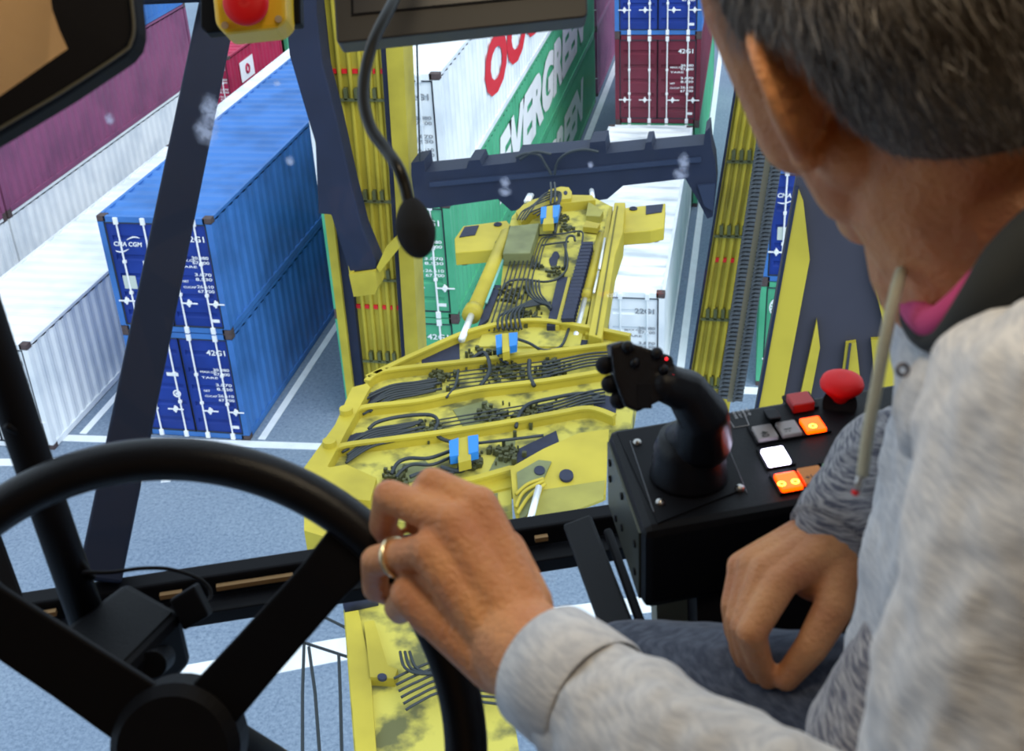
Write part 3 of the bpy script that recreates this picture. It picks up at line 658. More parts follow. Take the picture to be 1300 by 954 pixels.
# near end of the spreader, seen through the lower window
plate('near_arm', [(436, 775), (475, 742), (560, 735), (630, 760), (660, 960), (450, 960), (441, 840)], ZS-0.15, 0.2, YELG)
plate('near_arm_rib', [(438, 778), (455, 775), (470, 848), (478, 960), (452, 960), (442, 840)], ZS-0.1, 0.15, YEL); plate('near_arm_rib', [(462, 790), (475, 788), (492, 845), (505, 850), (500, 862), (470, 860)], ZS-0.08, 0.12, YEL)
MB().tube([PZ(434, 757, ZS-0.1), PZ(476, 748, ZS-0.1)], 0.13, 20).build('rubber_buffer', DECAL, ts, smooth=True)
plate('round_hole', [(485+6*math.cos(a*math.pi/6), 859+4*math.sin(a*math.pi/6)) for a in range(12)], ZS-0.06, 0.02, DECAL)
for k in range(6): hose([(500+k*3, 862+k*8), (530, 848+k*9), (560, 840+k*8), (600, 855+k*7), (640, 850+k*9)], z=ZS-0.06, r=0.009)
for k in range(3): hose([(508+k*6, 828), (514+k*7, 848), (535+k*6, 856), (560, 850+4*k)], z=ZS-0.04, r=0.010)
plate('blue_clamp', [(549, 832), (561, 829), (563, 838), (551, 841)], ZS+0.0, 0.05, CLAMPB)
# walkway wire rail under the lower window
tw = thing('wire_railing', PZ(395, 864, 7.0), 'thin dark wire railing below the steering wheel spoke, outside the lower window', 'railing')
for pts in (((385, 816), (440, 834), (520, 862)), ((386, 818), (384, 880), (384, 960)), ((430, 832), (432, 880), (434, 960)), ((392, 822), (400, 880), (406, 960)), ((340, 770), (400, 778), (440, 798))):
    MB().tube([PZ(x, y, 7.0) for x, y in pts], 0.014, 6).build('rail_wire', HOSE, tw)

# ------------------------------------------------------------------ cab shell
FLZ = H-1.28
WALLM = mat('dark_cab_lining', (0.03, 0.03, 0.035), 0.8)
def wood_material():
    m = bpy.data.materials.new('brown_wood_panelling'); m.use_nodes = True; nt = m.node_tree; N = nt.nodes; L = nt.links
    b = N['Principled BSDF']; b.inputs['Roughness'].default_value = 0.6
    tc = N.new('ShaderNodeTexCoord'); mp = N.new('ShaderNodeMapping'); mp.inputs['Scale'].default_value = (1.2, 1, 4); mp.inputs['Rotation'].default_value = (0, 0.5, 0)
    w = N.new('ShaderNodeTexWave'); w.wave_type = 'BANDS'; w.bands_direction = 'Z'; w.inputs['Scale'].default_value = 16; w.inputs['Distortion'].default_value = 9; w.inputs['Detail'].default_value = 4; w.inputs['Detail Scale'].default_value = 1.2
    r = N.new('ShaderNodeValToRGB'); r.color_ramp.elements[0].color = (0.16, 0.07, 0.02, 1); r.color_ramp.elements[1].color = (0.55, 0.34, 0.13, 1)
    L.new(tc.outputs['Object'], mp.inputs[0]); L.new(mp.outputs[0], w.inputs[0]); L.new(w.outputs[0], r.inputs[0]); L.new(r.outputs[0], b.inputs['Base Color']); return m
dS = (PZ(740, 672, H-.85)-PZ(0, 785, H-.85)); dS.z = 0; dS.normalize(); dN = Vector((-dS.y, dS.x, 0))   # along the sill, and outwards
def cab(a, n, z): return Vector((dS.x*a+dN.x*n, dS.y*a+dN.y*n, z))
def cbox(name, a0, a1, n0, n1, z0, z1, m, parent=None, bevel=0):
    c = cab((a0+a1)/2, (n0+n1)/2, (z0+z1)/2)
    return MB().obox(c, dS*(a1-a0)/2, dN*(n1-n0)/2, (0, 0, (z1-z0)/2)).build(name, m, parent, bevel=bevel)
struct(cbox('wall_rear', -1.5, 1.5, -1.15, -1.10, FLZ, H+0.75, wood_material()))
struct(cbox('wall_right', 1.15, 1.20, -1.10, 0.9, FLZ, H+0.75, WALLM))
struct(cbox('wall_left', -1.2, -1.15, -1.10, 0.45, FLZ, H+0.75, WALLM))
struct(cbox('ceiling', -1.2, 1.2, -1.10, 1.0, H+0.75, H+0.80, WALLM))
struct(cbox('cab_floor_rear', -1.2, 1.2, -1.10, 0.18, FLZ-0.05, FLZ, WALLM))
bpy.data.objects['cab_floor_rear'].name = 'floor_cab'

# window frame: sill, posts, panes
wf = thing('window_1', PZ(400, 730, H-.9), None, None); wf['kind'] = 'structure'
A, B = PZ(-120, 800, H-.85), PZ(1150, 610, H-.85)
B = A + dS*((B-A).length)
A = A-dS*0.35; B = B+dS*0.3
MB().obox((A+B)/2, (B-A)/2, dN*0.012, (0, 0, 0.018)).build('window_frame', BLACKM, wf, bevel=0.003)
A2, B2 = A-dN*0.03+Vector((0, 0, -0.012)), B-dN*0.03+Vector((0, 0, -0.012))
MB().obox((A2+B2)/2, (B-A)/2, dN*0.014, (0, 0, 0.009)).build('window_frame', BLACK, wf, bevel=0.002)
TAN = mat('tan_metal_strip', (0.42, 0.25, 0.11), 0.4, 0.4)
for x0, x1 in ((44, 75), (205, 233), (276, 372), (676, 692)):
    f = lambda x: (x/740)
    yb = lambda x: 782-x*0.152
    p, q = PZ(x0, yb(x0)-2, H-.846), PZ(x1, yb(x1)-2, H-.846); c_ = (p+q)/2-dN*0.015
    MB().obox(c_+Vector((0, 0, 0.003)), (q-p)/2, dN*0.003, (0, 0, 0.0028)).build('tan_strip', TAN, wf)
def bar_px(name, a, b, w, th, m, parent, side=None, bevel=0.003):
    A_, B_ = Vector(a), Vector(b); t = (B_-A_).normalized(); vw = ((A_+B_)/2-EYE).normalized()
    s_ = t.cross(vw).normalized(); n_ = s_.cross(t)
    return MB().obox((A_+B_)/2, s_*w/2, n_*th/2, (B_-A_)/2).build(name, m, parent, bevel=bevel)
bar_px('window_post', C(735, 668, 1.215), C(815, 880, 1.02), 0.030, 0.02, BLACK, wf)
bar_px('window_post', C(772, 676, 1.21), C(845, 880, 1.02), 0.009, 0.012, BLACKM, wf)
bar_px('pale_seal', C(757, 690, 1.215), C(826, 880, 1.035), 0.0035, 0.004, mat('pale_blue_seal', (0.35, 0.5, 0.62), 0.4), wf)
p1 = bar_px('window_pillar', C(276, 10, 1.50), C(126, 738, 1.30), 0.0455, 0.03, NAVY, None)
tag(p1, 'long dark navy window pillar slanting down from the yellow button box to the sill', 'window pillar')
bar_px('window_header', C(120, 2, 1.46), C(262, -4, 1.46), 0.012, 0.02, NAVY, wf)
# lower-left corner dark edge
bar_px('window_post', C(-30, 640, 1.18), C(28, 800, 1.16), 0.022, 0.02, BLACKM, wf)

def glass_material():
    m = bpy.data.materials.new('smudged_window_glass'); m.use_nodes = True; nt = m.node_tree; N = nt.nodes; L = nt.links
    N.clear(); out = N.new('ShaderNodeOutputMaterial'); tr = N.new('ShaderNodeBsdfTransparent'); gl = N.new('ShaderNodeBsdfGlossy'); df = N.new('ShaderNodeBsdfDiffuse')
    tr.inputs[0].default_value = (0.97, 0.985, 1, 1); gl.inputs['Roughness'].default_value = 0.03; df.inputs[0].default_value = (0.75, 0.78, 0.85, 1)
    mx = N.new('ShaderNodeMixShader'); mx.inputs[0].default_value = 0.012; L.new(tr.outputs[0], mx.inputs[1]); L.new(gl.outputs[0], mx.inputs[2])
    L.new(mx.outputs[0], out.inputs[0]); return m
def smudge_material():
    m = bpy.data.materials.new('greasy_fingerprint_smear'); m.use_nodes = True; nt = m.node_tree; N = nt.nodes; L = nt.links
    N.clear(); out = N.new('ShaderNodeOutputMaterial'); tr = N.new('ShaderNodeBsdfTransparent'); df = N.new('ShaderNodeBsdfTranslucent'); df.inputs[0].default_value = (0.8, 0.8, 0.95, 1)
    tc = N.new('ShaderNodeTexCoord'); no = N.new('ShaderNodeTexNoise'); no.inputs['Scale'].default_value = 140; no.inputs['Detail'].default_value = 5
    gr = N.new('ShaderNodeTexGradient'); gr.gradient_type = 'SPHERICAL'
    mp = N.new('ShaderNodeMapping'); mp.inputs['Location'].default_value = (-1, -1, 0); mp.inputs['Scale'].default_value = (2, 2, 0)
    L.new(tc.outputs['Generated'], mp.inputs[0]); L.new(mp.outputs[0], gr.inputs[0]); L.new(tc.outputs['Object'], no.inputs[0])
    mu = N.new('ShaderNodeMath'); mu.operation = 'MULTIPLY'; L.new(gr.outputs[0], mu.inputs[0]); L.new(no.outputs[0], mu.inputs[1])
    rp = N.new('ShaderNodeMapRange'); rp.inputs['From Min'].default_value = 0.1; rp.inputs['From Max'].default_value = 0.42; rp.inputs['To Max'].default_value = 0.55; L.new(mu.outputs[0], rp.inputs[0])
    mx = N.new('ShaderNodeMixShader'); L.new(rp.outputs[0], mx.inputs[0]); L.new(tr.outputs[0], mx.inputs[1]); L.new(df.outputs[0], mx.inputs[2]); L.new(mx.outputs[0], out.inputs[0]); return m
GM = glass_material()
Z0 = A.z; top = Vector((0, 0, 1.45))+dN*0.28
gp0, gp1 = Vector(A), Vector(B)
g = MB().prism([gp0, gp1, gp1+top, gp0+top], dN*0.004).build('glass_pane', GM, wf)
g.visible_shadow = True
low = Vector((0, 0, -0.42))-dN*0.55
MB().prism([gp0-dN*0.02, gp1-dN*0.02, gp1+low, gp0+low], (0, 0, 0.004)).build('glass_pane', GM, wf)
# smears lie on the glass
gn = (gp1-gp0).cross(top).normalized()
SM = smudge_material()
def on_glass(px, py):
    r = ray(px, py).normalized(); t = (gp0-EYE).dot(gn)/r.dot(gn); return EYE+r*t
for x, y, w, h_ in ((268, 140, 30, 45), (262, 165, 34, 40), (640, 230, 16, 16), (640, 242, 20, 14), (866, 205, 18, 26), (862, 220, 24, 18), (748, 208, 10, 10), (140, 150, 14, 16), (352, 105, 12, 8), (368, 203, 14, 14)):
    c_ = on_glass(x, y); s_ = c_-EYE; k = s_.length/FPX; ex = dS*w/2*k*1.2; ey = top.normalized()*h_/2*k*1.3
    m = MB(); n = 20; gm = gn*(-0.006 if gn.dot(EYE-c_) < 0 else 0.006)
    loc = [(math.cos(2*math.pi*i/n), math.sin(2*math.pi*i/n)) for i in range(n)]
    Mx = Matrix((ex.normalized(), ey.normalized(), gn)).transposed()
    o = bpy.data.objects.new('glass_smear', None) if False else None
    m.add([(a*ex.length, b_*ey.length, 0) for a, b_ in loc], [tuple(range(n))])
    o = m.build('glass_smear', SM, None); o.parent = wf; o.matrix_parent_inverse = Matrix.Translation(-WL[wf.name]) @ Matrix.Translation(c_+gm) @ Mx.to_4x4()

# ------------------------------------------------------------------ mirror, monitor, stop-button box, microphone
tm = thing('cab_mirror', C(40, 100, 0.72), 'black framed mirror at the top left corner reflecting brown wood', 'mirror')
def slab_px(pts, d, th, k=0.0): return MB().prism([C(x, y, d+k*((y-50)+1.3*(x-80))*d/FPX) for x, y in pts], FW*th)
outer = [(-120, -90), (160, -90), (168, -20), (172, 20), (173, 40), (169, 56), (158, 70), (80, 122), (0, 170), (-120, 240)]
inner = [(-120, -90), (60, -90), (62, -20), (66, 12), (76, 40), (86, 62), (60, 80), (0, 122), (-120, 205)]
slab_px(outer, 0.72, 0.025, .22).build('mirror_frame', BLACKM, tm, bevel=0.004)
MB().tube(arc([C(x, y, 0.717+.22*((y-50)+1.3*(x-80))*.72/FPX) for x, y in ((162, -60), (167, 0), (170, 35), (166, 54), (155, 67), (80, 116), (0, 163), (-90, 215))], 4), 0.0009, 6).build('trim_line', mat('dull_olive_trim', (0.09, 0.085, 0.06), 0.4), tm)
slab_px(inner, 0.7185, 0.001, .22).build('mirror_glass', mat('mirror_silver', (0.85, 0.82, 0.78), 0.06, 1.0), tm)
MB().tube([C(60, -100, .735), C(60, -220, .76)], 0.012, 10).build('mirror_stalk', BLACKM, tm)

td = thing('flat_monitor', C(585, 40, 1.0), 'flat dark monitor at the top of the photo, behind the microphone stem', 'monitor')
slab_px([(418, -110), (427, 52), (431, 55), (742, 22), (746, 18), (744, -140)], 1.0, 0.035).build('monitor_housing', mat('dark_brownish_plastic', (0.022, 0.02, 0.018), 0.5), td, bevel=0.003)
slab_px([(443, -110), (446, 20), (600, 5), (738, -9), (738, -140)], 0.9985, 0.002).build('bezel_line', BLACKM, td)
slab_px([(446, -110), (449, 17), (600, 2), (735, -12), (735, -140)], 0.998, 0.0015).build('screen', mat('unlit_screen', (0.016, 0.017, 0.022), 0.35), td)

te = thing('emergency_stop_box', C(317, 40, 1.12), 'yellow stop-button box with a red mushroom button at the top of the photo', 'emergency stop')
slab_px([(254, -90), (254, 34), (262, 42), (382, 30), (379, -90)], 1.14, 0.02).build('mounting_bracket', BLACKM, te, bevel=0.002)
slab_px([(269, -80), (270, 0), (273, 30), (285, 43), (352, 36), (364, 24), (363, 0), (361, -80)], 1.10, 0.045).build('yellow_housing', mat('bright_yellow_plastic', (0.85, 0.52, 0.01), 0.4), te, bevel=0.004)
def mushroom(c, n, R, h, parent, m=REDP):
    c, n = Vector(c), Vector(n).normalized(); prof = [(R*0.62, 0), (R*0.62, h*0.35), (R*0.75, h*0.45), (R*0.98, h*0.62), (R, h*0.72), (R*0.93, h*0.86), (R*0.7, h*0.96), (R*0.35, h*1.0), (0.0005, h*1.0)]
    return MB().tube([c+n*z for r, z in prof], [r for r, z in prof], 36).build('push_button', m, parent, smooth=True)
mushroom(C(318, 8, 1.10), -FW*0.96+UP*-0.1, 0.0205, 0.028, te, mat('red_button_plastic', (0.72, 0.005, 0.006), 0.5, spec=0.25))
for x, y in ((285.5, 32), (353.5, 24)):
    MB().tube([C(x, y, 1.10), C(x, y, 1.094)], 0.0032, 16).build('screw', STEEL, te)

tmi = thing('gooseneck_microphone', C(500, -60, 0.9), 'black gooseneck microphone with a foam windshield hanging in front of the mast', 'microphone')
MB().tube(arc([C(x, y, d) for x, y, d in ((545, -120, .95), (515, -30, .90), (498, 5, .87), (476, 48, .85), (464, 90, .84), (462, 130, .83), (472, 165, .82), (490, 190, .81), (505, 212, .80), (514, 235, .80), (520, 262, .80))], 8), 0.0042, 12).build('gooseneck', mat('black_ribbed_rubber', (0.008, 0.008, 0.007), 0.35, spec=.3), tmi, smooth=True)
Mm = Matrix((RT, UP, -FW)).transposed()
f_ = MB().ball((0, 0, 0), (1, 1, 1), nu=40, nv=26)
vv = []
for x, y, z in f_.v:
    r = 1-0.22*max(0, z); vv.append(C(527, 289, 0.80)+RT*(x*0.0135*r)+UP*(z*0.0205)-FW*(y*0.0135*r)+RT*(-z*0.0025))
f_.v = [tuple(v) for v in vv]
f_.build('foam_windshield', mat('black_foam', (0.006, 0.006, 0.008), 0.95, bump=0.8, bscale=1200), tmi, smooth=True)

# ------------------------------------------------------------------ steering wheel
WD = 0.815; WC = C(212, 963, WD); kpx = WD/FPX
tsw = thing('steering_wheel', WC, 'large black steering wheel held by the left hand', 'steering wheel')
MB().torus(WC, RT, UP, 380*kpx, 0.0145, 160, 24).build('wheel_rim', RUBBER, tsw, smooth=True)
def spoke(ang_px, wa, wb):
    d = (RT*ang_px[0]-UP*ang_px[1]).normalized(); s_ = d.cross(FW).normalized(); R = 372*kpx
    P = []
    for t, w, z in ((0.10, wa, 0.030), (0.45, wa*0.9, 0.018), (0.8, wb, 0.004), (1.0, wb*1.15, 0.0)):
        P.append((WC+d*R*t+FW*z, w))
    m = MB(); vs = []
    for p, w in P: vs += [p-s_*w/2-FW*0.004, p+s_*w/2-FW*0.004, p+s_*w/2+FW*0.004, p-s_*w/2+FW*0.004]
    m.add(vs, [(0, 1, 2, 3), (12, 15, 14, 13)]+[(i*4+a, i*4+(a+1) % 4, i*4+4+(a+1) % 4, i*4+4+a) for i in range(3) for a in range(4)])
    m.build('spoke', BLACKM, tsw, bevel=0.002)
spoke((0.66, -0.75), 0.042, 0.036); spoke((-0.785, -0.62), 0.05, 0.042); spoke((0.05, 1), 0.045, 0.04)
MB().tube([WC+FW*0.045, WC+FW*0.02, WC+FW*0.012], [0.045, 0.045, 0.038], 40).build('hub', BLACKM, tsw, smooth=False)
MB().tube([WC+FW*0.046, WC+FW*0.25-Vector((0, 0, 0.15)), WC+FW*0.42-Vector((0, 0, 0.6))], [0.028, 0.03, 0.035], 20).build('steering_column', BLACKM, tsw, smooth=True)

# ------------------------------------------------------------------ black pole with box, cable
tp = thing('control_box_on_pole', C(150, 800, 0.97), 'black box on a slanting black pole behind the steering wheel, lower left', 'control box')
MB().tube([C(-60, 280, 0.86), C(-2, 455, 0.90), C(60, 640, 0.94), C(112, 790, 0.98)], 0.0145, 24).build('pole', BLACKM, tp, smooth=True)
MB().tube(arc([C(8, 540, 0.90), C(46, 570, 0.92), C(72, 640, 0.94), C(86, 690, 0.95), C(118, 735, .96)], 6), 0.003, 8).build('pole_cable', BLACKM, tp, smooth=True)
zt_ = C(160, 790, 0.95).z
top4 = [PZ(x, y, zt_) for x, y in ((70, 802), (160, 735), (232, 776), (138, 872))]
MB().prism(top4, (0, 0, -0.055)).build('box_body', BLACKM, tp, bevel=0.008)
MB().prism([PZ(x, y, zt_+0.001) for x, y in ((82, 803), (160, 746), (219, 777), (138, 858))], (0, 0, -0.002)).build('box_lid', BLACK, tp, bevel=0.001)
c_ = C(196, 842, 0.93); MB().tube([c_+FW*0.02, c_-FW*0.006], 0.011, 20).build('round_knob', BLACK, tp, bevel=0.001)
MB().obox(C(243, 770, .96), RT*0.010+UP*.006, UP*0.012-RT*.006, FW*0.008).build('plug', BLACKM, tp, bevel=0.002)
tc_ = MB().tube(arc([C(x, y, d) for x, y, d in ((104, 727, .95), (140, 727, .955), (180, 722, .97), (215, 723, .98), (250, 734, .98), (266, 748, .98), (266, 762, .975), (250, 772, .965))], 8), 0.0016, 8).build('thin_cable', BLACKM, None, smooth=True)
tag(tc_, 'thin black cable looping over the window sill above the black box', 'cable')

# ------------------------------------------------------------------ control console
ZC = H-0.62
tk = thing('control_console', PZ(900, 640, ZC-0.1), 'black control console with joystick plate and rows of buttons', 'control console')
O_, Q_, F_ = PZ(771, 545, ZC), PZ(1131, 486, ZC), PZ(817, 676, ZC)
U = (Q_-O_).normalized(); V = Vector((U.y, -U.x, 0)); V = V if V.dot(F_-O_) > 0 else -V
V = ((F_-O_).normalized()*0.9+V*0.1).normalized()
def kz(px, py, h=0.0): return PZ(px, py, ZC+h)
R_ = O_+U*0.62; G_ = F_+U*0.60
MB().prism([O_, R_, G_, F_], (0, 0, -0.085)).build('console_body', BLACK, tk, bevel=0.008)
pl = [kz(*p, 0.0015) for p in ((783, 549), (906, 528), (946, 620), (835, 664))]
MB().prism(pl, (0, 0, -0.003)).build('joystick_plate', BLACKM, tk)
MB().tube([kz(915, 545, .001), kz(948, 626, .001)], 0.0006, 4).build('scribed_line', mat('worn_edge', (0.08, 0.08, 0.09), 0.4), tk)
MB().tube([kz(800, 560, .002), kz(830, 650, .002)], 0.0005, 4).build('scribed_line', mat('worn_edge', (0.08, 0.08, 0.09), 0.4), tk)
for x, y in ((809, 563), (838, 639), (939, 621), (909, 548)):
    MB().tube([kz(x, y, -0.002), kz(x, y, 0.002), kz(x, y, 0.0035)], [0.0042, 0.0042, 0.002], 16).build('screw', STEEL, tk, smooth=True)
side_n = (O_-F_).cross(Vector((0, 0, 1))).normalized(); side_n = side_n if side_n.dot(EYE-O_) > 0 else -side_n
EP = MB().prism([O_+side_n*0.002-Vector((0, 0, .008))+(F_-O_)*.06, F_+side_n*0.002-Vector((0, 0, .008))-(F_-O_)*.06, F_+side_n*0.002-Vector((0, 0, .078))-(F_-O_)*.06, O_+side_n*0.002-Vector((0, 0, .078))+(F_-O_)*.06], -side_n*0.004).build('end_plate', mat('dark_bronze_plate', (0.05, 0.05, 0.03), 0.35, 0.6), tk)
for a, z in ((.15, .022), (.15, .04), (.5, .02), (.5, .055), (.85, .03), (.85, .06), (.32, .066)):
    c_ = O_+(F_-O_)*a-Vector((0, 0, z)); MB().tube([c_+side_n*0.0015, c_+side_n*0.0035], 0.0034, 14).build('bolt_hole', BLACKM, EP)
def key(px, py, m, wu=0.0098, wv=0.0115, h=0.006, txt=None, tm=None, name='push_button', lab=None, rot=False):
    c_ = kz(px, py, h/2)
    MB().obox(kz(px, py, 0.001), U*(wu+0.003), V*(wv+0.003), (0, 0, 0.0015)).build('button_bezel', BLACKM, tk)
    o = MB().obox(c_, U*wu, V*wv, (0, 0, h/2)).build(name, m, tk, bevel=0.0015, label=lab)
    if txt:
        t = MB(); text(t, txt, kz(px, py, h+0.0004), V if rot else U, (-U) if False else (U if rot else -V), wu*0.75, centre=True, bold=0.01); t.build('button_symbol', tm, o)
    return o
def glow(name, c, s): return mat(name, c, 0.4, emit=c, estr=s)
OR = mat('glowing_orange_button', (0.9, 0.08, 0.0), 0.4, emit=(1.0, 0.055, 0.0), estr=4.5)
YL = mat('glowing_yellow_symbol', (1, 0.7, 0.1), 0.4, emit=(1.0, 0.5, 0.05), estr=5)
WH = mat('glowing_white_button', (0.9, 0.9, 1), 0.4, emit=(0.75, 0.72, 1.0), estr=9)
GRY = mat('unlit_grey_button', (0.30, 0.27, 0.27), 0.5); AMB = mat('amber_button', (0.62, 0.20, 0.012), 0.5); GRN = mat('green_button', (0.02, 0.42, 0.04), 0.5, emit=(0.0, 0.5, 0.03), estr=0.3)
DRD = mat('unlit_red_button', (0.42, 0.012, 0.01), 0.5); INK = mat('black_ink', (0.02, 0.02, 0.02), 0.6)
key(971, 551, GRY, txt='40', tm=INK, lab='grey button marked 40', rot=True); key(1001, 546, GRY, txt='1:', tm=INK, lab='grey button with a symbol', rot=True)
key(1032, 541, OR, wu=.0098, wv=.0115, txt='o', tm=YL, lab='lit orange button near the stop button')
key(985, 581, WH, wu=.0105, wv=.0125, lab='brightly lit white button')
key(1001, 613, OR, wu=.0098, wv=.012, txt='o o', tm=YL, lab='lit orange button nearest the front edge')
key(1031, 606, AMB, txt='+|+', tm=INK, lab='unlit amber button', wu=.0105, wv=.0125); key(1062, 599, GRN, lab='green button'); key(1016, 511, DRD, wu=.011, wv=.011, h=.01, lab='unlit dark red button')
# toggle block and label plate
MB().prism([kz(968, 520), kz(985, 518), kz(985, 518, 0.014), kz(968, 520, 0.024)], V*0.018).build('rocker_switch', BLACKM, tk, bevel=0.002)
t_ = MB()
for i, s_ in enumerate(('MODE', 'DC 24 V', 'SEC. 7-7', 'HC 00')): text(t_, s_, kz(929+i*5.5, 523-i*1.5, 0.0006), V, U, 0.0028, 0.013, bold=0.02)
t_.build('panel_lettering', mat('faint_white_print', (0.35, 0.35, 0.37), 0.6), tk)
mb_ = MB(); q = [kz(*p, .0005) for p in ((920, 524), (932, 543), (951, 540), (943, 521))]
for i in range(3): mb_.tube([q[i], q[i+1]], 0.0004, 4)
mb_.build('label_outline', mat('faint_white_print', (0.35, 0.35, 0.37), 0.6), tk)
tsb = thing('stop_button', kz(1067, 508), 'large red mushroom stop button on the far edge of the console', 'emergency stop')
mushroom(kz(1066, 511), (0.02, -0.05, 1), 0.0205, 0.030, tsb, mat('red_button_plastic', (0.72, 0.005, 0.006), 0.5, spec=0.25))
MB().tube([kz(1066, 513), kz(1066, 513, 0.006)], 0.016, 24).build('collar', BLACKM, tsb)
# joystick
tj = thing('joystick', kz(872, 612), 'black joystick with a multi-button grip on the control console', 'joystick')
c0 = kz(874, 606); up_ = Vector((0, 0, 1))
MB().tube([c0+up_*z for z in (0, .006, .012, .018, .024, .030, .036, .044)], [.034, .034, .032, .0325, .0305, .031, .0285, .026], 28).build('rubber_boot', RUBBER, tj, smooth=True)
def remesh(mb, name, m, parent, vox, it=6, fac=0.5, disp=None):
    o = mb.build(name, m, None, smooth=True)
    r = o.modifiers.new('r', 'REMESH'); r.mode = 'VOXEL'; r.voxel_size = vox; r.use_smooth_shade = True
    s_ = o.modifiers.new('s', 'SMOOTH'); s_.factor = fac; s_.iterations = it
    if disp:
        tx = bpy.data.textures.new('folds', 'CLOUDS'); tx.noise_scale = disp[0]; tx.noise_depth = 2
        dm = o.modifiers.new('d', 'DISPLACE'); dm.texture = tx; dm.strength = disp[1]; dm.mid_level = 0.5; dm.texture_coords = 'GLOBAL'
    dg = bpy.context.evaluated_depsgraph_get(); dg.update()
    me = bpy.data.meshes.new_from_object(o.evaluated_get(dg)); me.name = name
    old = o.data; o.modifiers.clear(); o.data = me; bpy.data.meshes.remove(old)
    me.polygons.foreach_set('use_smooth', [True]*len(me.polygons))
    put(o, parent); return o
gpm = MB()
g0 = c0+up_*.035; g1 = C(893, 560, c0.dot(FW)-EYE.dot(FW)-0.035); g2 = C(893, 528, 1.0); g3 = C(872, 497, .985); g4 = C(848, 488, .975)
gpm.capsule(g0, g1, .024, .0245); gpm.capsule(g1, g2, .0245, .0215); gpm.capsule(g2, g3, .0215, .018); gpm.capsule(g3, g4, .018, .016)
hd = [C(x, y, .985) for x, y in ((772, 438), (790, 433), (850, 452), (856, 480), (838, 506), (806, 522), (790, 515), (777, 480))]
gpm.prism([p-FW*0.02 for p in hd], FW*0.042)
remesh(gpm, 'grip', RUBBER, tj, 0.0016, 8)
for x, y, r in ((797, 441, .0052), (834, 449, .0052), (806, 461, .0042), (842, 469, .0042)):
    MB().ball(C(x, y, .963), r, nu=16, nv=10).build('thumb_button', RUBBER, tj, smooth=True)
for x, y in ((768, 464), (775, 488), (786, 508)):
    MB().ball(C(x, y, .985), .0078, nu=16, nv=10).build('side_knob', BLACKM, tj, smooth=True)
LED = mat('red_led', (0.8, 0.01, 0.02), 0.4, emit=(1, 0.02, 0.03), estr=2)
for x, y in ((846, 456), (854, 477)): MB().ball(C(x, y, .963), .0013, nu=8, nv=6).build('red_led', LED, tj)
MB().obox(C(818, 503, .965), RT*.006, UP*.010, FW*.001).build('thumb_pad', BLACKM, tj, bevel=.0005)
# pedestal under the console and dark seat side
o = MB().prism([C(x, y, 1.12) for x, y in ((832, 748), (888, 742), (882, 800), (868, 960), (845, 960))], FW*0.05).build('console_bracket', OLIVEB, tk)
o = MB().prism([C(x, y, 1.06) for x, y in ((884, 740), (1180, 690), (1180, 960), (890, 960))], FW*0.10).build('console_stand', BLACKM, tk)

# ------------------------------------------------------------------ the operator
tpn = thing('person', C(1300, 1000, .75), 'person in a light grey hooded sweatshirt seen from behind, steering with the left hand', 'person')
SKIN = mat('weathered_skin', (0.64, 0.30, 0.125), 0.5, var=0.22, scale=30, thr=(0.3, 0.7), dark=(0.50, 0.20, 0.09), bump=0.25, bscale=260, spec=0.35)
SKIN.node_tree.nodes['Principled BSDF'].inputs['Subsurface Weight'].default_value = 0.12
SKIN.node_tree.nodes['Principled BSDF'].inputs['Subsurface Radius'].default_value = (0.012, 0.004, 0.002)
def cv(x, y, z): return RT*x+UP*y-FW*z          # camera-style direction: right, up, towards the eye
hf = cv(-.27, .12, -.95).normalized(); hu = cv(-.42, .88, .22); hu = (hu-hf*hu.dot(hf)).normalized(); hl = hu.cross(hf)
HS = 1.10; HC = C(985, 126, .60)-hl*.080*HS+hu*.018*HS
def hp(a, b, c): return HC+(hf*a+hl*b+hu*c)*HS
HM = Matrix((hf, hl, hu)).transposed()
bd = MB()
bd.ball(hp(-.008, 0, .012), (.099, .078, .094), HM, 32, 20)          # cranium
bd.ball(hp(-.045, 0, -.02), (.056, .066, .06), HM)                    # back of the skull
bd.ball(hp(.030, 0, -.036), (.060, .068, .080), HM); bd.ball(hp(.052, .040, -.030), .026); bd.ball(hp(.052, -.040, -.030), .026)
for sg in (1, -1): bd.capsule(hp(.050, sg*.047, .025), hp(.045, sg*.050, -.045), .027, .025); bd.capsule(hp(.02, sg*.050, -.03), hp(.02, sg*.046, -.075), .026, .024)
bd.ball(hp(.030, 0, -.036), (.058, .064, .078), HM)                  # face
bd.capsule(hp(.000, .054, -.055), hp(.075, .018, -.108), .020, .018); bd.capsule(hp(.000, -.054, -.055), hp(.075, -.018, -.108), .020, .018)
bd.capsule(hp(.072, .015, -.108), hp(.072, -.015, -.108), .020, .020)
bd.capsule(hp(.02, 0, -.08), hp(.065, 0, -.10), .035, .022)
bd.capsule(hp(.085, 0, -.005), hp(.110, 0, -.044), .007, .011); bd.ball(hp(.098, .010, -.046), .008); bd.ball(hp(.098, -.010, -.046), .008)
bd.capsule(hp(.080, .045, .012), hp(.088, .012, .010), .009, .008); bd.capsule(hp(.080, -.045, .012), hp(.088, -.012, .010), .009, .008)
bd.ball(hp(.070, .042, -.028), (.018, .02, .018), HM); bd.ball(hp(.070, -.042, -.028), (.018, .02, .018), HM)
bd.capsule(hp(.088, .017, -.068), hp(.088, -.017, -.068), .006, .006); bd.capsule(hp(.087, .014, -.077), hp(.087, -.014, -.077), .006, .006)
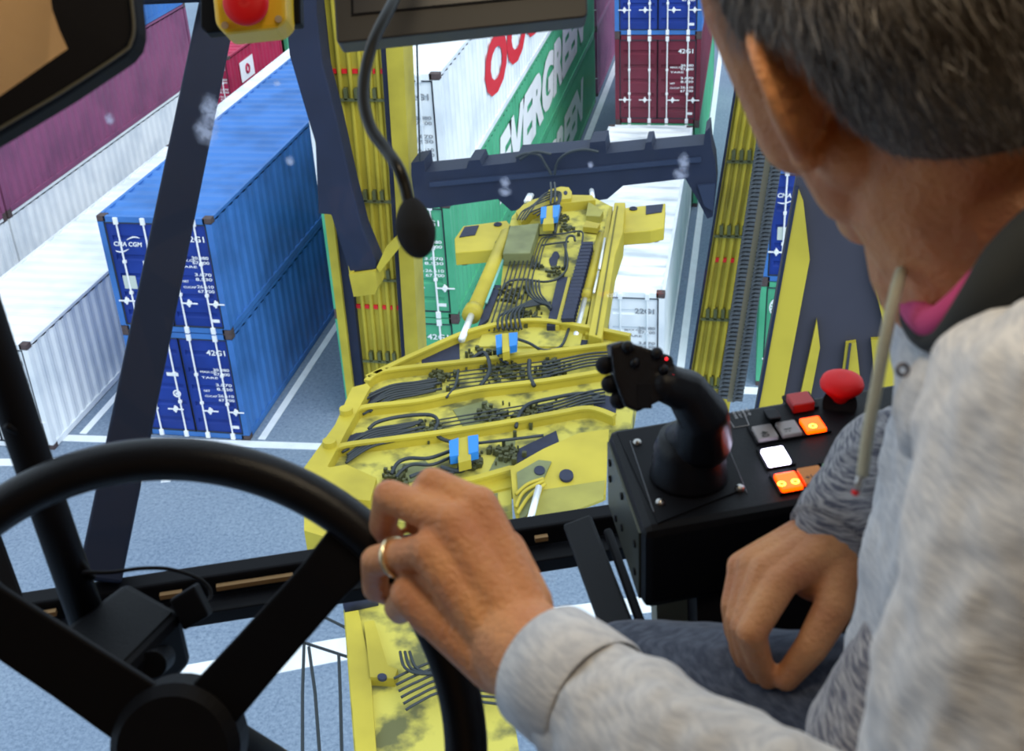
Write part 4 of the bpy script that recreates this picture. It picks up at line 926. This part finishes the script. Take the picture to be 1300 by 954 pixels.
for sg in (1, -1):                                                    # ears, flaring outwards
    ring = []
    for k in range(17):
        w = -1.0+k/16*5.0
        ring.append((w, hp(-.004-.017*math.cos(w-0.2), sg*(.080+.012*max(-.4, math.cos(w-0.2))), -.018+.031*math.sin(w))))
    for (wa, a), (wb2, b) in zip(ring[:-1], ring[1:]): bd.capsule(a, b, .0042, .0042, 10)
    for w, a in ring: bd.capsule(a, hp(.004-.005*math.cos(w), sg*.068, -.020+.016*math.sin(w)), .0034, .008, 10)
    bd.ball(hp(.002, sg*.077, -.047), (.008, .006, .010), HM)
# neck and torso
n0 = hp(-.020, 0, -.050); n1 = C(1205, 215, .63); n2 = C(1300, 370, .63); n3 = C(1380, 520, .66)
bd.capsule(n0, n1, .060, .057); bd.capsule(n1, n2, .057, .056); bd.capsule(n2, n3, .056, .06)
bd.capsule(hp(.01, 0, -.07), C(1228, 330, .66), .050, .052)
LS, RS = C(1390, 560, .50), C(1470, 480, .84)
LE, LWr = C(1215, 1230, .50), C(664, 824, .705)
RE, RWr = C(1420, 470, 1.00), C(1066, 680, .875)
HIP = C(1480, 1040, .80); CH1 = C(1440, 620, .68)
bd.capsule(C(1440, 560, .68), HIP, .13, .14); bd.capsule(LS, RS, .05, .05); bd.capsule(LS, LE, .048, .040); bd.capsule(LE, LWr, .040, .030); bd.capsule(RS, RE, .048, .040); bd.capsule(RE, RWr, .040, .028)
KL, KR = C(812, 900, .98), C(1050, 1000, 1.12)
bd.capsule(HIP, KL, .085, .055); bd.capsule(HIP+FW*.15, KR, .085, .055)
AL, AR = KL+Vector((0, 0, -.36))+dN*.02, KR+Vector((0, 0, -.33))+dN*.05
bd.capsule(KL, AL, .052, .035); bd.capsule(KR, AR, .052, .035)
# left hand on the rim
def chain(pts, rs):
    P = [C(*p) for p in pts]
    for i in range(len(P)-1): bd.capsule(P[i], P[i+1], rs[i], rs[i+1], 14)
mc = {'index': (607, 643, .738), 'middle': (574, 663, .728), 'ring': (545, 700, .726), 'little': (521, 756, .738)}
wrist = {'index': (676, 800, .712), 'middle': (664, 815, .704), 'ring': (650, 832, .704), 'little': (632, 848, .712)}
for k in mc: chain([wrist[k], mc[k]], [.0165, .0130])
for x, y, d in ((630, 760, .724), (600, 720, .734), (575, 740, .738), (655, 800, .712), (560, 765, .742)): bd.ball(C(x, y, d), (.024, .024, .015), Mm)
bd.capsule(C(640, 700, .745), C(668, 770, .73), .014, .017)
chain([mc['index'], (548, 612, .752), (524, 640, .785), (530, 668, .803)], [.0118, .0095, .0085, .0075])
chain([mc['middle'], (494, 630, .750), (486, 668, .785), (502, 694, .812)], [.0120, .0105, .0092, .008])
chain([mc['ring'], (477, 712, .757), (476, 748, .792), (500, 758, .822)], [.0118, .0098, .0085, .0075])
chain([mc['little'], (505, 772, .770), (508, 778, .802), (535, 770, .830)], [.0110, .0090, .008, .007])
chain([(650, 770, .735), (628, 735, .775), (590, 735, .822), (555, 728, .846)], [.016, .013, .0105, .0085])
# right hand hanging in front of the console
bd.capsule(RWr, C(1040, 720, .878), .028, .026)
mc2 = {'index': (992, 738, .860), 'middle': (972, 724, .872), 'ring': (956, 718, .886), 'little': (942, 720, .902)}
for i, k in enumerate(mc2): chain([(1062-i*8, 690-i*4, .868+i*.006), mc2[k]], [.018, .0118])
for x, y, d in ((1025, 708, .874), (1008, 712, .878), (1040, 725, .872)): bd.ball(C(x, y, d), (.019, .019, .014), Mm)
chain([mc2['index'], (954, 804, .848), (964, 838, .858), (975, 862, .866)], [.0125, .0108, .0094, .0080])
chain([mc2['middle'], (944, 796, .862), (950, 834, .872), (962, 860, .880)], [.0118, .0100, .009, .0078])
chain([mc2['ring'], (936, 786, .880), (940, 824, .890), (950, 850, .896)], [.0112, .0095, .0085, .0075])
chain([mc2['little'], (930, 768, .898), (932, 800, .906), (940, 824, .912)], [.0105, .009, .008, .007])
chain([(1068, 715, .866), (1058, 772, .852), (1030, 822, .848), (998, 862, .858)], [.0175, .0140, .0118, .0092])
body = remesh(bd, 'body', SKIN, tpn, 0.0019, 6, 0.5)
# eyes
for sg in (1, -1):
    e = MB().ball(hp(.0745, sg*.031, -.006), .012, nu=18, nv=12).build('eye', mat('eye_white', (0.8, 0.78, 0.75), 0.2), tpn, smooth=True)
    MB().ball(hp(.0825, sg*.031, -.006), (.0045, .006, .006), HM, 14, 8).build('iris', mat('dark_iris', (0.05, 0.03, 0.02), 0.1), e, smooth=True)
# wedding ring
a_, b_ = C(*mc['ring']), C(477, 712, .757); ax_ = (b_-a_).normalized(); cR = a_+(b_-a_)*.62
e1 = ax_.cross(FW).normalized(); e2 = ax_.cross(e1)
MB().torus(cR, e1, e2, .0113, .0017, 40, 10).build('ring', mat('gold_ring', (0.9, 0.78, 0.5), 0.25, 0.9), body, smooth=True, label='pale gold ring')
# hair
HAIRD = mat('dark_greying_hair', (0.045, 0.034, 0.024), 0.6, var=0.5, scale=60)
def hairline(a, b, c):
    s = abs(b)
    if a > 0.045: return c > 0.055+(a-.045)*0.3
    if a > 0.012: return c > 0.010+(a-0.012)*1.2
    if a > -0.030: return c > (0.010 if s > .05 else -.02)
    lim = -.068 + max(0, s-.035)*0.55
    return c > lim
hb = MB(); nu, nv = 120, 90
def skull(th, ph, off):
    d = Vector((math.sin(ph)*math.cos(th), math.sin(ph)*math.sin(th), math.cos(ph)))
    best = 0
    for (cx, cy, cz), (ra, rb, rc) in (((-.008, 0, .012), (.099, .078, .094)), ((-.045, 0, -.02), (.056, .066, .06)), ((-.03, 0, -.06), (.052, .052, .05))):
        # ray from (−.01,0,0) along d against ellipsoid
        o = Vector((-.01-cx, -cy, 0-cz)); A_ = (d.x/ra)**2+(d.y/rb)**2+(d.z/rc)**2; B_ = 2*(o.x*d.x/ra**2+o.y*d.y/rb**2+o.z*d.z/rc**2); C_ = (o.x/ra)**2+(o.y/rb)**2+(o.z/rc)**2-1
        D_ = B_*B_-4*A_*C_
        if D_ > 0: best = max(best, (-B_+math.sqrt(D_))/(2*A_))
    return Vector((-.01, 0, 0))+d*(best+off)
grid = {}
for j in range(nv+1):
    for i in range(nu):
        p = skull(2*math.pi*i/nu, math.pi*j/nv, 0); grid[i, j] = (p, hairline(*p))
idx = {}
for j in range(nv):
    for i in range(nu):
        ks = [(i, j), (i, j+1), ((i+1) % nu, j+1), ((i+1) % nu, j)]
        if all(grid[k][1] for k in ks):
            f = []
            for k in ks:
                if k not in idx:
                    p = skull(2*math.pi*k[0]/nu, math.pi*k[1]/nv, 0.0035); idx[k] = len(hb.v); hb.v.append(tuple(hp(*p)))
                f.append(idx[k])
            hb.f.append(tuple(f))
hair = hb.build('hair', HAIRD, tpn, smooth=True)
random.seed(11)
def strands(count, m, name, spread=1.0, l0=.012, l1=.022, w=.00032):
    sb = MB()
    while count > 0:
        zc = random.uniform(-1, 1); ph = math.acos(zc); th = random.uniform(0, 2*math.pi)
        p = skull(th, ph, 0.002)
        edge = hairline(*(p+Vector((0, 0, -.006*random.random()))))
        if not edge: continue
        count -= 1
        n_ = Vector((p.x+.01, p.y, p.z)).normalized()
        down = Vector((-.25, 0, -1)); down = (down-n_*down.dot(n_)).normalized()
        if p.z > .06: down = (Vector((.9, random.uniform(-.4, .4), -.1))); down = (down-n_*down.dot(n_)).normalized()
        jit = Vector((random.gauss(0, .3), random.gauss(0, .3), random.gauss(0, .3)))
        L_ = random.uniform(l0, l1)*(0.45+0.55*min(1, max(0, (p.z+.07)/.09)))
        a = p; b = a+(n_*.42+down*.8+jit*.6)*L_*.5; c = b+(n_*.10+down*1.0+jit*.7)*L_*.5
        s_ = (down.cross(n_)).normalized()*w
        A3 = [hp(*(a-s_)), hp(*(a+s_)), hp(*(b+s_*.8)), hp(*(b-s_*.8)), hp(*c)]
        sb.add(A3, [(0, 1, 2, 3), (3, 2, 4)])
    return sb.build(name, m, hair)
strands(21000, mat('brown_strands', (0.075, 0.057, 0.042), 0.5), 'hair_strands')
strands(7000, mat('grey_strands', (0.23, 0.20, 0.17), 0.5), 'grey_strands')

# clothing
def heather(name, light, dark, sc, rot=(0, 0, 0), st=(1, 1, 9)):
    m = bpy.data.materials.new(name); m.use_nodes = True; nt = m.node_tree; N = nt.nodes; L = nt.links
    b = N['Principled BSDF']; b.inputs['Roughness'].default_value = 0.95; b.inputs['Specular IOR Level'].default_value = 0.15
    b.inputs['Sheen Weight'].default_value = 0.2
    tc = N.new('ShaderNodeTexCoord'); mp = N.new('ShaderNodeMapping'); mp.inputs['Scale'].default_value = st; mp.inputs['Rotation'].default_value = rot
    no = N.new('ShaderNodeTexNoise'); no.inputs['Scale'].default_value = sc; no.inputs['Detail'].default_value = 3
    rp = N.new('ShaderNodeValToRGB'); rp.color_ramp.elements[0].position = .38; rp.color_ramp.elements[1].position = .62
    rp.color_ramp.elements[0].color = (*dark, 1); rp.color_ramp.elements[1].color = (*light, 1)
    L.new(tc.outputs['Object'], mp.inputs[0]); L.new(mp.outputs[0], no.inputs[0]); L.new(no.outputs[0], rp.inputs[0]); L.new(rp.outputs[0], b.inputs['Base Color'])
    bp = N.new('ShaderNodeBump'); bp.inputs['Strength'].default_value = .3; bp.inputs['Distance'].default_value = .002; L.new(no.outputs[0], bp.inputs['Height']); L.new(bp.outputs[0], b.inputs['Normal'])
    return m
HG = heather('light_grey_heather_knit', (0.60, 0.60, 0.61), (0.46, 0.47, 0.50), 90, st=(1, 1, 7))
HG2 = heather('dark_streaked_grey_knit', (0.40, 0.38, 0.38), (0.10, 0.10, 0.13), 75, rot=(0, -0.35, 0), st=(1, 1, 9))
DK = mat('charcoal_lining', (0.018, 0.020, 0.020), 0.95)
hd_ = MB()
hd_.capsule(C(1465, 600, .68), C(1440, 1060, .74), .150, .185); hd_.capsule(C(1400, 500, .66), C(1450, 640, .68), .105, .13)
hd_.capsule(LS+FW*.02, C(1470, 480, .80), .066, .066)
hd_.capsule(LS, LE, .066, .056); hd_.capsule(LE, LWr+(LE-LWr).normalized()*.060, .056, .036)
hd_.capsule(C(1222, 520, .60), C(1390, 560, .58), .034, .06); hd_.capsule(C(1222, 520, .60), C(1300, 450, .585), .034, .03)
hoodie = remesh(hd_, 'hooded_sweatshirt', HG, tpn, 0.0035, 10, 0.5, (0.05, 0.018))
sl = MB(); sl.capsule(RS, RE, .066, .056); sl.capsule(RE, C(1120, 600, .905), .056, .043); sl.capsule(C(1130, 590, .905), C(1072, 662, .880), .043, .036)
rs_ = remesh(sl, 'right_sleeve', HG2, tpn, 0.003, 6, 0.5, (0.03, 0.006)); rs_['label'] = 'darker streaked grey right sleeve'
wb_ = MB(); wb_.capsule(C(1222, 760, .72), C(1190, 960, .72), .048, .078)
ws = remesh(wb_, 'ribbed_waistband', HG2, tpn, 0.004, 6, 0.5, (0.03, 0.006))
# cuffs
def cuff(c, d, R, L_, m):
    d = Vector(d).normalized(); return MB().tube([c-d*L_*.5, c-d*L_*.45, c, c+d*L_*.45, c+d*L_*.5, c+d*L_*.3], [R*.98, R*1.01, R*1.02, R, R*.95, R*.86], 36, cap=False).build('cuff', m, tpn, smooth=True)
cuff(LWr+(LE-LWr).normalized()*.042, LWr-LE, .0375, .045, HG)
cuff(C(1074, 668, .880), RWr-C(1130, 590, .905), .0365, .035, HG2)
# collar, shirt, drawstring
e1 = cv(.72, .68, 0).normalized(); e2 = cv(.10, -.24, .96); e2 = (e2-e1*e2.dot(e1)).normalized()
def loop(pts, rad, name, m, lab=None):
    P = [C(x, y, d) for x, y, d in pts]; n = len(P); Q = []; R = []
    for i in range(n):
        p0, p1, p2, p3 = P[i-1], P[i], P[(i+1) % n], P[(i+2) % n]
        for k in range(6):
            t = k/6; Q.append(0.5*((2*p1)+(-p0+p2)*t+(2*p0-5*p1+4*p2-p3)*t*t+(-p0+3*p1-3*p2+p3)*t**3)); R.append(lerp(rad[i], rad[(i+1) % n], t))
    Q.append(Q[0]); R.append(R[0])
    return MB().tube(Q, R, 16, cap=False).build(name, m, tpn, smooth=True)
loop(((1160, 380, .655), (1172, 404, .61), (1192, 410, .582), (1222, 386, .564), (1262, 345, .556), (1320, 300, .556), (1400, 240, .60), (1370, 230, .69), (1270, 260, .71), (1190, 320, .70)), (.007, .008, .0085, .008, .008, .008, .008, .008, .008, .008), 't_shirt_collar', mat('magenta_shirt', (0.50, 0.05, 0.17), 0.9))
loop(((1157, 384, .665), (1166, 420, .62), (1196, 432, .575), (1240, 388, .549), (1282, 340, .542), (1335, 290, .545), (1420, 225, .60), (1385, 200, .70), (1270, 240, .72), (1185, 310, .71)), (.006, .0065, .006, .010, .014, .015, .015, .014, .012, .008), 'hood_lining', DK)
hg = MB(); hg.torus(C(1385, 350, .62), e1, e2, .086, .027, 64, 18)
remesh(hg, 'hood', HG, tpn, .004, 6, .5, (.05, .01))
ds = MB().tube(arc([C(x, y, d) for x, y, d in ((1144, 345, .61), (1137, 370, .60), (1126, 420, .60), (1113, 490, .61), (1102, 550, .62), (1095, 603, .63))], 8), .0032, 10).build('drawstring', mat('cream_cord', (0.48, 0.47, 0.36), 0.9, bump=.4, bscale=900), tpn, smooth=True)
MB().tube([C(1095, 602, .63), C(1087, 622, .632)], .0024, 10).build('cord_tip', STEEL, ds, smooth=True); MB().ball(C(1086, 625, .632), .0022, nu=8, nv=6).build('cord_end', REDP, ds)
MB().torus(C(1146, 470, .572), RT, UP, .0026, .0010, 20, 8).build('eyelet', mat('dull_eyelet', (.12, .11, .12), .4, .8), hoodie, smooth=True)
# trousers
tr2 = MB(); tr2.capsule(HIP, KL, .105, .072); tr2.capsule(HIP+FW*.15, KR, .105, .072); tr2.capsule(KL, AL, .068, .05); tr2.capsule(KR, AR, .068, .05); tr2.capsule(HIP, HIP+FW*.15, .12, .12)
remesh(tr2, 'trousers', heather('navy_grey_trouser_cloth', (0.085, 0.10, 0.14), (0.045, 0.055, 0.085), 90, st=(1, 1, 6)), tpn, .005, 6, .5, (.06, .008))
for K, nm in ((AL, 'shoe'), (AR, 'shoe')):
    s_ = MB(); s_.capsule(K+Vector((0, 0, -.04))-dN*.03, K+Vector((0, 0, -.055))+dN*.16, .045, .036); remesh(s_, 'shoe', BLACKM, tpn, .004, 5)
# seat beneath the operator
sx = HIP+Vector((0, 0, -.26)); tse = thing('operator_seat', sx+Vector((0, 0, -.3)), 'black operator seat under the person in the grey sweatshirt', 'seat')
MB().obox(sx, RT*.24, dN*.24, (0, 0, .05)).build('seat_cushion', BLACKM, tse, bevel=.03); MB().tube([sx, Vector((sx.x, sx.y, FLZ))], .05, 20).build('seat_post', BLACKM, tse)
